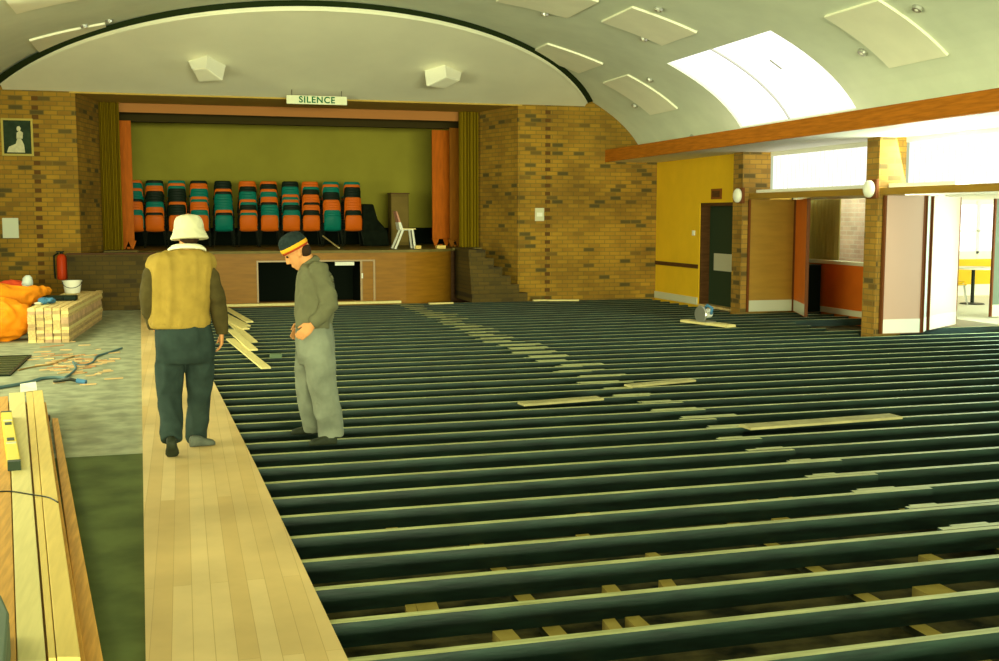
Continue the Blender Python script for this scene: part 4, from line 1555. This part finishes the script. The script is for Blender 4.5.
a, b = lp(6.5, 418), lp(14.5, 470)
d = (b - a)
n = Vector((-d.y, d.x, 0)).normalized()
lv = empty('spirit_level')
c = (a + b) / 2
MB().obox((c.x, c.y, ZL + 0.028), d / 2, n * 0.036, (0, 0, 0.027)).build('body', M_yel, lv, bevel=0.004)
for q in (-0.99, 0.97):
    mb = MB()
    mb.obox(c + d / 2 * q + Vector((0, 0, ZL + 0.028 - c.z)), d.normalized() * 0.03, n * 0.037, (0, 0, 0.028))
    mb.build('end_cap', M_doorgreen, lv)
for q in (-0.42, 0.22):
    p = c + d / 2 * q
    MB().obox((p.x, p.y, ZL + 0.056), d.normalized() * 0.05, n * 0.022, (0, 0, 0.002)).build('vial', M_doorgreen, lv)
for q in (-0.56, 0.36):
    p = c + d / 2 * q
    MB().obox((p.x, p.y, ZL + 0.057), d.normalized() * 0.025, n * 0.03, (0, 0, 0.002)).build('label', M_pale, lv)
reroot(lv, (c.x, c.y, ZL))
tag(lv, 'yellow spirit level lying on the long pale boards', 'spirit level')
# grey-green box corner at the bottom left
P = [on_z(u, v, ZL + 0.16) for u, v in ((-30, 596), (1, 594), (9, 612), (5, 664), (-40, 664))]
t = empty('tool_box')
MB().hexa([(p.x, p.y, ZL + 0.001) for p in P], [(p.x, p.y, ZL + 0.13) for p in P]).build('body', mat('grey_green_metal', (84, 100, 82), 0.5, 0.15, 6), t, bevel=0.01)
MB().hexa([(p.x, p.y, ZL + 0.13) for p in P], [(p.x, p.y, ZL + 0.16) for p in P]).build('lid', mat('grey_green_lid', (98, 112, 92), 0.5), t, bevel=0.008)
reroot(t, (P[1].x, P[1].y, ZL))
tag(t, 'grey green tool box cut by the bottom left corner of the photo', 'tool box')
# white paper at the far end
P = [on_z(u, v, ZL + 0.003) for u, v in ((20, 385), (36, 383.5), (37, 390), (20.5, 392))]
mb = MB().hexa([(p.x, p.y, ZL + 0.0005) for p in P], [(p.x, p.y, ZL + 0.012 + 0.01 * (i % 2)) for i, p in enumerate(P)])
tag(mb.build('paper_scrap', M_white), 'crumpled white paper at the far end of the long boards', 'paper')
cord([(-10, 493), (10, 492), (30, 495), (48, 498), (58, 503)], 0.004, M_steel, 'thin_cord', 'thin dark string lying across the long pale boards', ZL)

# loose new boards beside the standing man
LBD = [((230, 339), (266, 368), 'longest loose new board, its end nearest the camera'),
       ((231, 330), (253.5, 350), 'loose new board second from the front of the fan'),
       ((230, 322), (253.5, 342), 'loose new board third from the front of the fan'),
       ((222, 317), (246, 329), 'loose new board in the middle of the fan'),
       ((218, 311), (247, 326), 'loose new board fourth from the back of the fan'),
       ((222, 306), (250, 322), 'loose new board at the back of the fan, by the stage')]
for i, (p0, p1, lab) in enumerate(LBD):
    zz = 0.012 + (0.021 * (i % 2))
    a, b = on_z(p0[0], p0[1], zz), on_z(p1[0], p1[1], zz)
    d = (b - a)
    n = Vector((-d.y, d.x, 0)).normalized() * 0.055
    c = (a + b) / 2
    tag(MB().obox((c.x, c.y, zz), d / 2, n, (0, 0, 0.01)).build('loose_floorboard', M_pine2), lab, 'board', 'loose new boards fanned on the joists')
p = on_z(276, 358, 0.0)
tag(MB().box(p.x - 0.07, p.x + 0.07, p.y - 0.05, p.y + 0.09, 0.001, 0.05).build('wood_block', mat('grey_block', (96, 112, 84), 0.7), bevel=0.005), 'small grey block on the joists between the two men', 'block')

# circular saw on a plank by the far right wall
a, b = on_z(685, 320, 0.03), on_z(731, 325.5, 0.03)
d = (b - a)
n = Vector((-d.y, d.x, 0)).normalized()
c = (a + b) / 2
tag(MB().obox((c.x, c.y, 0.021), d / 2, n * 0.10, (0, 0, 0.02)).build('saw_plank', M_pine2), 'pale plank under the power saw near the green door', 'board')
s_ = empty('circular_saw')
p = on_z(703, 321.5, 0.04)
dn = d.normalized()
MB().obox((p.x, p.y, 0.047), dn * 0.19, n * 0.11, (0, 0, 0.005)).build('base_plate', M_chrome, s_)
MB().lathe(Vector((p.x, p.y, 0.16)) - n * 0.05, [(0.0, -0.02), (0.13, -0.018), (0.14, 0.0), (0.13, 0.02), (0.0, 0.022)], 20, n).build('blade_guard', M_chrome, s_, smooth=False)
MB().lathe(Vector((p.x, p.y, 0.17)) + n * 0.0, [(0.07, 0), (0.08, 0.02), (0.075, 0.14), (0.05, 0.17)], 16, n).build('motor', M_white, s_, smooth=True)
MB().tube([Vector((p.x, p.y, 0.24)) + dn * 0.02, Vector((p.x, p.y, 0.31)) + dn * 0.10, Vector((p.x, p.y, 0.27)) + dn * 0.21, Vector((p.x, p.y, 0.17)) + dn * 0.19], 0.026, 8).build('handle', M_blue, s_, smooth=True)
reroot(s_, (p.x, p.y, 0.042))
tag(s_, 'silver and blue circular saw resting on a plank by the right wall', 'saw')

# ------------------------------------------------------------------ the two men
M_vest = mat('vest_yellow_wool', (152, 124, 54), 0.9, 0.1, 12, bump=0.15)
M_sleeve = mat('sleeve_brown', (72, 62, 32), 0.9, 0.15, 12, bump=0.15)
M_jeans = mat('jeans_blue_green', (44, 56, 50), 0.85, 0.22, 7, bump=0.15)
M_hat = mat('bucket_hat_cream', (200, 193, 158), 0.85, 0.04, 14)
M_collar = mat('collar_cream', (236, 228, 192), 0.85)
M_hair = mat('dark_hair', (52, 36, 22), 0.8, 0.2, 30)
M_shoe = mat('grey_shoe', (88, 92, 80), 0.7, 0.2, 15)
M_shoed = mat('dark_shoe', (44, 48, 34), 0.6, 0.2, 15)
M_shirt = mat('khaki_shirt', (100, 98, 72), 0.9, 0.1, 10, bump=0.15)
M_trous = mat('pale_work_trousers', (116, 119, 101), 0.9, 0.22, 5, bump=0.15)
M_beanie = mat('navy_beanie', (36, 46, 44), 0.95, 0.2, 30, bump=0.3)
M_bandy = mat('beanie_band_yellow', (222, 160, 40), 0.9)
M_bandr = mat('beanie_band_red', (168, 60, 30), 0.9)


def ell_ring(c, ax, ay, n=20, p=2.0):
    c, ax, ay = Vector(c), Vector(ax), Vector(ay)
    r = []
    for k in range(n):
        t = 2 * math.pi * k / n
        cc, ss = math.cos(t), math.sin(t)
        r.append(c + ax * math.copysign(abs(cc) ** (2 / p), cc) + ay * math.copysign(abs(ss) ** (2 / p), ss))
    return r


def add_limb(mb, pts, rs, n=12):
    """tapered limb with rounded ends"""
    pts = [Vector(p) for p in pts]
    mb.tube(pts, rs, n)
    for p, r in zip(pts, rs):
        mb.ell(p, (r, 0, 0), (0, r, 0), (0, 0, r), n, 8)


def hand(mb, wrist, d, side, palmn, curl=0.5, s=1.0):
    """palm, five separate unequal bent fingers; d along the hand, palmn out of the palm, side towards the thumb"""
    w, d, palmn = Vector(wrist), Vector(d).normalized(), Vector(palmn).normalized()
    sd = Vector(side).normalized()
    sd = (sd - d * sd.dot(d)).normalized()
    palmn = d.cross(sd) * (1 if d.cross(sd).dot(palmn) > 0 else -1)
    pl = 0.095 * s
    rings = [ell_ring(w + d * t * pl, sd * a * s, palmn * b * s, 12) for t, a, b in ((-0.1, 0.026, 0.02), (0.1, 0.028, 0.019), (0.5, 0.039, 0.016), (0.95, 0.042, 0.014), (1.05, 0.036, 0.01))]
    mb.loft(rings)
    for k, (off, ln) in enumerate(((0.031, 0.072), (0.011, 0.082), (-0.010, 0.076), (-0.030, 0.06))):
        b0 = w + d * pl * 0.9 + sd * off * s
        cur = d
        pts = [b0]
        for j, fr in enumerate((0.45, 0.32, 0.23)):
            a_ = curl * (0.5 + 0.45 * j)
            cur = (d * math.cos(a_) + palmn * math.sin(a_)).normalized()
            pts.append(pts[-1] + cur * ln * fr * s)
        add_limb(mb, pts, [0.0095 * s, 0.009 * s, 0.0082 * s, 0.007 * s], 8)
    b0 = w + d * pl * 0.25 + sd * 0.026 * s
    d1 = (d * 0.7 + sd * 0.6 + palmn * 0.35).normalized()
    d2 = (d * 0.9 + sd * 0.1 + palmn * 0.45).normalized()
    add_limb(mb, [b0, b0 + d1 * 0.035 * s, b0 + d1 * 0.035 * s + d2 * 0.032 * s, b0 + d1 * 0.035 * s + d2 * 0.055 * s], [0.013 * s, 0.0115 * s, 0.01 * s, 0.008 * s], 8)


def head(mb, c, fwd, up, s=1.0):
    """skull, jaw, nose, brow, lips, ears; returns eye places"""
    c, f = Vector(c), Vector(fwd).normalized()
    u = Vector(up)
    u = (u - f * u.dot(f)).normalized()
    r = f.cross(u)
    mb.ell(c + u * 0.025 * s - f * 0.008 * s, r * 0.077 * s, f * 0.098 * s, u * 0.095 * s, 18, 12)
    rings = []
    for z, w_, fr, bk in ((0.03, 0.070, 0.088, 0.06), (0.0, 0.069, 0.088, 0.05), (-0.04, 0.062, 0.086, 0.03), (-0.075, 0.05, 0.083, 0.0), (-0.105, 0.034, 0.078, -0.02), (-0.118, 0.018, 0.070, -0.04)):
        mid = (fr - bk) / 2
        rings.append(ell_ring(c + u * z * s + f * mid * s, r * w_ * s, f * (fr + bk) / 2 * s, 18))
    mb.loft(rings)
    mb.loft([ell_ring(c + u * 0.02 * s + f * 0.088 * s, r * 0.008 * s, f * 0.008 * s, 8), ell_ring(c - u * 0.015 * s + f * 0.098 * s, r * 0.012 * s, f * 0.014 * s, 8), ell_ring(c - u * 0.035 * s + f * 0.10 * s, r * 0.017 * s, f * 0.018 * s, 8), ell_ring(c - u * 0.043 * s + f * 0.092 * s, r * 0.012 * s, f * 0.010 * s, 8)])
    mb.ell(c + u * 0.03 * s + f * 0.082 * s, r * 0.055 * s, f * 0.014 * s, u * 0.010 * s, 12, 6)
    mb.ell(c - u * 0.066 * s + f * 0.083 * s, r * 0.024 * s, f * 0.011 * s, u * 0.007 * s, 10, 6)
    mb.ell(c - u * 0.078 * s + f * 0.080 * s, r * 0.021 * s, f * 0.011 * s, u * 0.007 * s, 10, 6)
    for sg in (-1, 1):
        mb.ell(c + r * sg * 0.076 * s - u * 0.005 * s - f * 0.005 * s, r * 0.011 * s, (f * 0.018 - u * 0.004) * s, (u * 0.031 - f * 0.006) * s, 10, 8)
    return [c + r * sg * 0.031 * s + u * 0.012 * s + f * 0.078 * s for sg in (-1, 1)]


def shoe_mb(heel, toe, up, w=0.05, h=0.085):
    """heel and toe points on the sole"""
    heel, toe, up = Vector(heel), Vector(toe), Vector(up).normalized()
    d = (toe - heel)
    L_ = d.length
    d.normalize()
    up = (up - d * up.dot(d)).normalized()
    s_ = d.cross(up)
    rings = []
    for t, ww, hh in ((0.0, 0.55, 0.75), (0.06, 0.72, 0.98), (0.25, 0.74, 1.0), (0.42, 0.78, 0.92), (0.62, 0.95, 0.66), (0.8, 1.0, 0.55), (0.93, 0.78, 0.45), (1.0, 0.35, 0.28)):
        c = heel + d * L_ * t + up * hh * h / 2
        rings.append(ell_ring(c, s_ * ww * w, up * hh * h / 2, 16, 3.0))
    return MB().loft(rings)


# --- man in the cream bucket hat and yellow vest, walking away
YL_ = 8.30


def L(u, v, dy=0.0):
    return on_y(u, v, YL_ + dy)


pl = empty('person')
body = MB()
hc = L(189, 230.5, 0.02)
eyes = head(body, hc, (0.18, 0.95, -0.25), (0.02, 0.2, 1))
add_limb(body, [L(187, 252), L(188, 240, 0.02)], [0.062, 0.058])
body.loft([ell_ring(L(u, v), (a, 0, 0), (0, b, 0)) for u, v, a, b in ((187, 251, 0.08, 0.06), (182, 260, 0.17, 0.085), (181, 275, 0.185, 0.10), (181, 300, 0.17, 0.10), (182, 325, 0.16, 0.10), (184, 345, 0.17, 0.11), (184, 362, 0.16, 0.10))])
armR = [L(206, 266), L(216, 296, -0.02), L(221.5, 331, 0.05)]
armL = [L(157, 266), L(149, 296, -0.02), L(154, 325, 0.10)]
add_limb(body, armR, [0.046, 0.038, 0.027])
add_limb(body, armL, [0.046, 0.038, 0.027])
hand(body, armR[2] - Vector((0, 0, 0.005)), (-0.02, 0.10, -1), (0.1, 1, 0.1), (-1, 0.2, 0), 0.7)
hand(body, armL[2] + Vector((0.0, 0.01, 0)), (0.35, 0.55, -0.75), (0.2, 0.6, 0.7), (1, 0, 0), 0.7)
lgL = [L(172, 352), L(169.5, 393, 0.02), L(171.5, 434, -0.13)]
lgR = [L(197, 352), L(199.5, 393, 0.10), L(197, 432, 0.27)]
add_limb(body, lgL, [0.07, 0.05, 0.038])
add_limb(body, lgR, [0.07, 0.05, 0.038])
organic('body', body, M_skin, pl, 0.008, 2)
# jersey: yellow vest body
mb = MB()
mb.loft([ell_ring(L(u, v), (a, 0, 0), (0, b, 0), 24, 2.4) for u, v, a, b in ((187, 248.5, 0.08, 0.065), (184, 252.5, 0.165, 0.085), (182, 256.5, 0.225, 0.11), (181.5, 264, 0.245, 0.13), (181, 280, 0.215, 0.14), (180.5, 298, 0.212, 0.14), (180, 312, 0.205, 0.138), (180, 321, 0.215, 0.146), (180, 327, 0.20, 0.138))])
organic('vest', mb, M_vest, pl, 0.011, 4, 0.013, (11, 11, 2.2), 1)
mb = MB()
mb.loft([ell_ring(L(180, 321.5), (0.206, 0, 0), (0, 0.142, 0), 24, 2.4), ell_ring(L(180, 324), (0.212, 0, 0), (0, 0.147, 0), 24, 2.4), ell_ring(L(180, 327.5), (0.206, 0, 0), (0, 0.142, 0), 24, 2.4)])
organic('vest_hem', mb, M_vest, pl, 0.01, 2)
for nm, pts, rs in (('sleeve', [L(206, 270), L(210, 276), L(216.5, 298, -0.02), L(220, 318, 0.02), L(221.5, 334, 0.05)], [0.06, 0.068, 0.062, 0.055, 0.045]),
                    ('sleeve', [L(157, 268), L(153, 275), L(149, 296, -0.02), L(150, 312, 0.03), L(155, 327, 0.09)], [0.062, 0.07, 0.064, 0.057, 0.048])):
    mb = MB()
    mb.tube(pts, rs, 14)
    for p, r_ in list(zip(pts, rs))[:-1]:
        mb.ell(p, (r_, 0, 0), (0, r_, 0), (0, 0, r_), 14, 8)
    organic(nm, mb, M_sleeve, pl, 0.011, 3, 0.010, (10, 10, 10), 4)
# collar
mb = MB()
cc = L(187, 248.5)
tilt = Vector((0, 0.25, 1)).normalized()
mb.lathe(cc, [(0.075, -0.015), (0.105, -0.022), (0.104, -0.005), (0.08, 0.022), (0.07, 0.022), (0.068, 0.0)], 24, tilt)
mb.v = [(cc.x + (x_ - cc.x) * 1.3, y_, z_) for x_, y_, z_ in mb.v]
organic('collar', mb, M_collar, pl, 0.008, 2)
# trousers
mb = MB()
mb.loft([ell_ring(L(u, v), (a, 0, 0), (0, b, 0), 22, 2.3) for u, v, a, b in ((182, 321, 0.185, 0.13), (183.5, 332, 0.20, 0.145), (185, 346, 0.212, 0.152), (185, 357, 0.208, 0.14), (185, 362, 0.19, 0.12))])
for pts, rs in ((([L(171, 350), L(169.5, 372, 0.02), L(169.5, 395, 0.03), L(171, 418, -0.05), L(171.5, 441, -0.15)]), [0.104, 0.100, 0.084, 0.080, 0.074]), (([L(198.5, 350), L(200, 372, 0.05), L(199.5, 395, 0.10), L(197.5, 420, 0.19), L(196.5, 438.5, 0.27)]), [0.104, 0.098, 0.082, 0.08, 0.08])):
    mb.tube(pts, rs, 16)
    for p, r_ in list(zip(pts, rs))[:-1]:
        mb.ell(p, (r_, 0, 0), (0, r_, 0), (0, 0, r_), 14, 8)
tr = organic('trousers', mb, M_jeans, pl, 0.010, 3, 0.013, (8, 8, 5), 7)
# hair below the hat, hat
mb = MB()
hu = Vector((0.02, 0.12, 1)).normalized()
mb.ell(hc + Vector((0, -0.02, -0.022)), (0.079, 0, 0), (0, 0.088, 0), (0, 0, 0.09), 16, 10)
organic('hair', mb, M_hair, pl, 0.008, 2)
ht = MB()
ct = L(189.5, 238.5, 0.01)
ht.lathe(ct, [(0.130, -0.004), (0.134, 0.0), (0.121, 0.035), (0.106, 0.068), (0.102, 0.10), (0.094, 0.135), (0.078, 0.158), (0.045, 0.168), (0.0, 0.170)], 28, Vector((-0.03, 0.10, 1)))
ht.lathe(ct, [(0.0, 0.05), (0.10, 0.05), (0.124, -0.004), (0.130, -0.006)], 28, Vector((-0.03, 0.10, 1)))
organic('bucket_hat', ht, M_hat, pl, 0.007, 2, 0.004, (16, 16, 16), 5)
sL = shoe_mb(L(171, 436, -0.22), on_z(172.5, 455.5, 0.024), (0, -1, 0.35), 0.048)
sL.build('shoe', M_shoed, pl, smooth=True)
zR = on_z(190, 447, 0.022)
sR = shoe_mb(zR, on_z(215, 444.5, 0.022), (0, 0, 1), 0.047)
sR.build('shoe', M_shoe, pl, smooth=True)
reroot(pl, (0.02, 8.35, 0.022))
tag(pl, 'man in cream bucket hat and yellow vest walking away on the new boards', 'person')

# --- man in beanie and khaki shirt, looking down, side on
YR_ = 8.45


def R(u, v, dy=0.0):
    return on_y(u, v, YR_ + dy)


pr_ = empty('person')
body = MB()
fwd = Vector((-0.86, 0.02, -0.52)).normalized()
hup = Vector((-0.47, 0, 0.88))
hc = R(297.5, 252.5)
eyes = head(body, hc, fwd, hup, 1.0)
add_limb(body, [R(313, 268), R(303, 257)], [0.062, 0.06])
body.loft([ell_ring(R(u, v), (a, 0, 0), (0, b, 0)) for u, v, a, b in ((312, 265, 0.06, 0.09), (314, 275, 0.10, 0.16), (315, 292, 0.11, 0.165), (315, 315, 0.105, 0.155), (315, 340, 0.11, 0.16), (315, 352, 0.10, 0.14))])
armN = [R(319, 273, -0.2), R(329, 304, -0.23), R(313, 325, -0.20)]
armF = [R(312, 273, 0.2), R(308, 304, 0.22), R(303, 322, 0.15)]
add_limb(body, armN, [0.046, 0.038, 0.027])
add_limb(body, armF, [0.046, 0.038, 0.027])
hand(body, armN[2], (-0.72, 0.12, -0.62), (-0.6, 0.1, 0.75), (0.1, 1, 0.0), 0.55)
hand(body, armF[2], (-0.5, -0.1, -0.8), (-0.7, 0, 0.6), (0, -1, 0), 0.6)
lgN = [R(318, 345, -0.09), R(323, 387, -0.10), R(331, 432, -0.08)]
lgF = [R(311, 345, 0.09), R(309, 387, 0.12), R(314, 425, 0.22)]
add_limb(body, lgN, [0.07, 0.05, 0.038])
add_limb(body, lgF, [0.07, 0.05, 0.038])
organic('body', body, M_skin, pr_, 0.007, 2)
for p in eyes:
    MB().ell(p + fwd * 0.006, (0.011, 0, 0), (0, 0.011, 0), (0, 0, 0.009), 10, 8).build('eye', M_hair, pr_, smooth=True)
# shirt
mb = MB()
mb.loft([ell_ring(R(u, v), (a, 0, 0.0), (0, b, 0), 22, 2.3) for u, v, a, b in ((312.5, 262, 0.062, 0.075), (313, 267, 0.095, 0.15), (314.5, 275, 0.122, 0.205), (315, 288, 0.140, 0.21), (314.5, 302, 0.142, 0.195), (314, 316, 0.140, 0.185), (314, 327, 0.135, 0.178))])
for pts, rs in (([R(319, 272, -0.19), R(326, 290, -0.22), R(329.5, 304, -0.235), R(322, 315, -0.23), R(313, 324, -0.205)], [0.078, 0.068, 0.064, 0.052, 0.042]),
                ([R(312, 272, 0.19), R(308, 290, 0.22), R(307, 304, 0.22), R(304, 320, 0.17)], [0.072, 0.066, 0.06, 0.046])):
    mb.tube(pts, rs, 14)
    for p, r_ in list(zip(pts, rs))[:-1]:
        mb.ell(p, (r_, 0, 0), (0, r_, 0), (0, 0, r_), 14, 8)
organic('shirt', mb, M_shirt, pr_, 0.010, 2, 0.016, (9, 9, 6), 2)
mb = MB()
cc = R(309.5, 263.5)
mb.lathe(cc, [(0.06, -0.02), (0.088, -0.02), (0.082, 0.02), (0.066, 0.034), (0.058, 0.03)], 20, Vector((-0.55, 0, 0.85)))
organic('shirt_collar', mb, M_shirt, pr_, 0.008, 2)
# trousers
mb = MB()
mb.loft([ell_ring(R(u, v), (a, 0, 0), (0, b, 0), 22, 2.3) for u, v, a, b in ((314, 322, 0.128, 0.172), (314.5, 332, 0.135, 0.18), (315, 345, 0.142, 0.19), (315, 356, 0.138, 0.18), (315, 363, 0.12, 0.15))])
for pts, rs in (([R(317, 347, -0.08), R(320, 368, -0.10), R(322.5, 387, -0.11), R(328, 412, -0.10), R(331.5, 436, -0.08)], [0.122, 0.115, 0.10, 0.098, 0.092]),
                ([R(311, 347, 0.09), R(309, 368, 0.11), R(308.5, 387, 0.14), R(311, 408, 0.18), R(314.5, 429, 0.24)], [0.112, 0.104, 0.092, 0.086, 0.08])):
    mb.tube(pts, rs, 16)
    for p, r_ in list(zip(pts, rs))[:-1]:
        mb.ell(p, (r_, 0, 0), (0, r_, 0), (0, 0, r_), 14, 8)
organic('trousers', mb, M_trous, pr_, 0.010, 2, 0.018, (7, 7, 4.5), 11)
# beanie with striped band, hair showing under it
ax = hup.normalized()
bc = hc + ax * 0.035
mb = MB()
mb.lathe(bc, [(0.088, 0.0), (0.101, 0.004), (0.106, 0.03), (0.104, 0.055), (0.095, 0.082), (0.075, 0.106), (0.045, 0.120), (0.0, 0.125)], 24, ax)
organic('beanie', mb, M_beanie, pr_, 0.008, 2, 0.005, (18, 18, 18), 3)
MB().lathe(bc, [(0.09, 0.006), (0.107, 0.006), (0.110, 0.012), (0.1105, 0.030), (0.107, 0.036), (0.09, 0.036)], 28, ax).build('beanie_band', M_bandy, pr_, smooth=True)
MB().lathe(bc, [(0.09, -0.008), (0.103, -0.008), (0.106, 0.0), (0.106, 0.0065), (0.09, 0.0065)], 28, ax).build('beanie_edge', M_bandr, pr_, smooth=True)
mb = MB()
mb.ell(hc - fwd * 0.046 + ax * -0.010, fwd * 0.058, Vector((0, 0.0785, 0)), ax * 0.066, 16, 10)
organic('hair', mb, M_hair, pr_, 0.007, 2)
hN = on_z(337, 444, 0.002)
shoe_mb(Vector((hN.x, rows[10] - 0.01 + 0.0, 0.001)) if False else hN, on_z(309, 445.5, 0.002), (0, 0, 1), 0.05).build('shoe', M_shoed, pr_, smooth=True)
hF = on_z(318, 433.5, 0.002)
shoe_mb(hF, on_z(291, 434.5, 0.002), (0, 0, 1), 0.05).build('shoe', M_shoed, pr_, smooth=True)
reroot(pr_, (0.95, 8.5, 0.0))
tag(pr_, 'man in striped navy beanie and khaki shirt looking down at the joists', 'person')
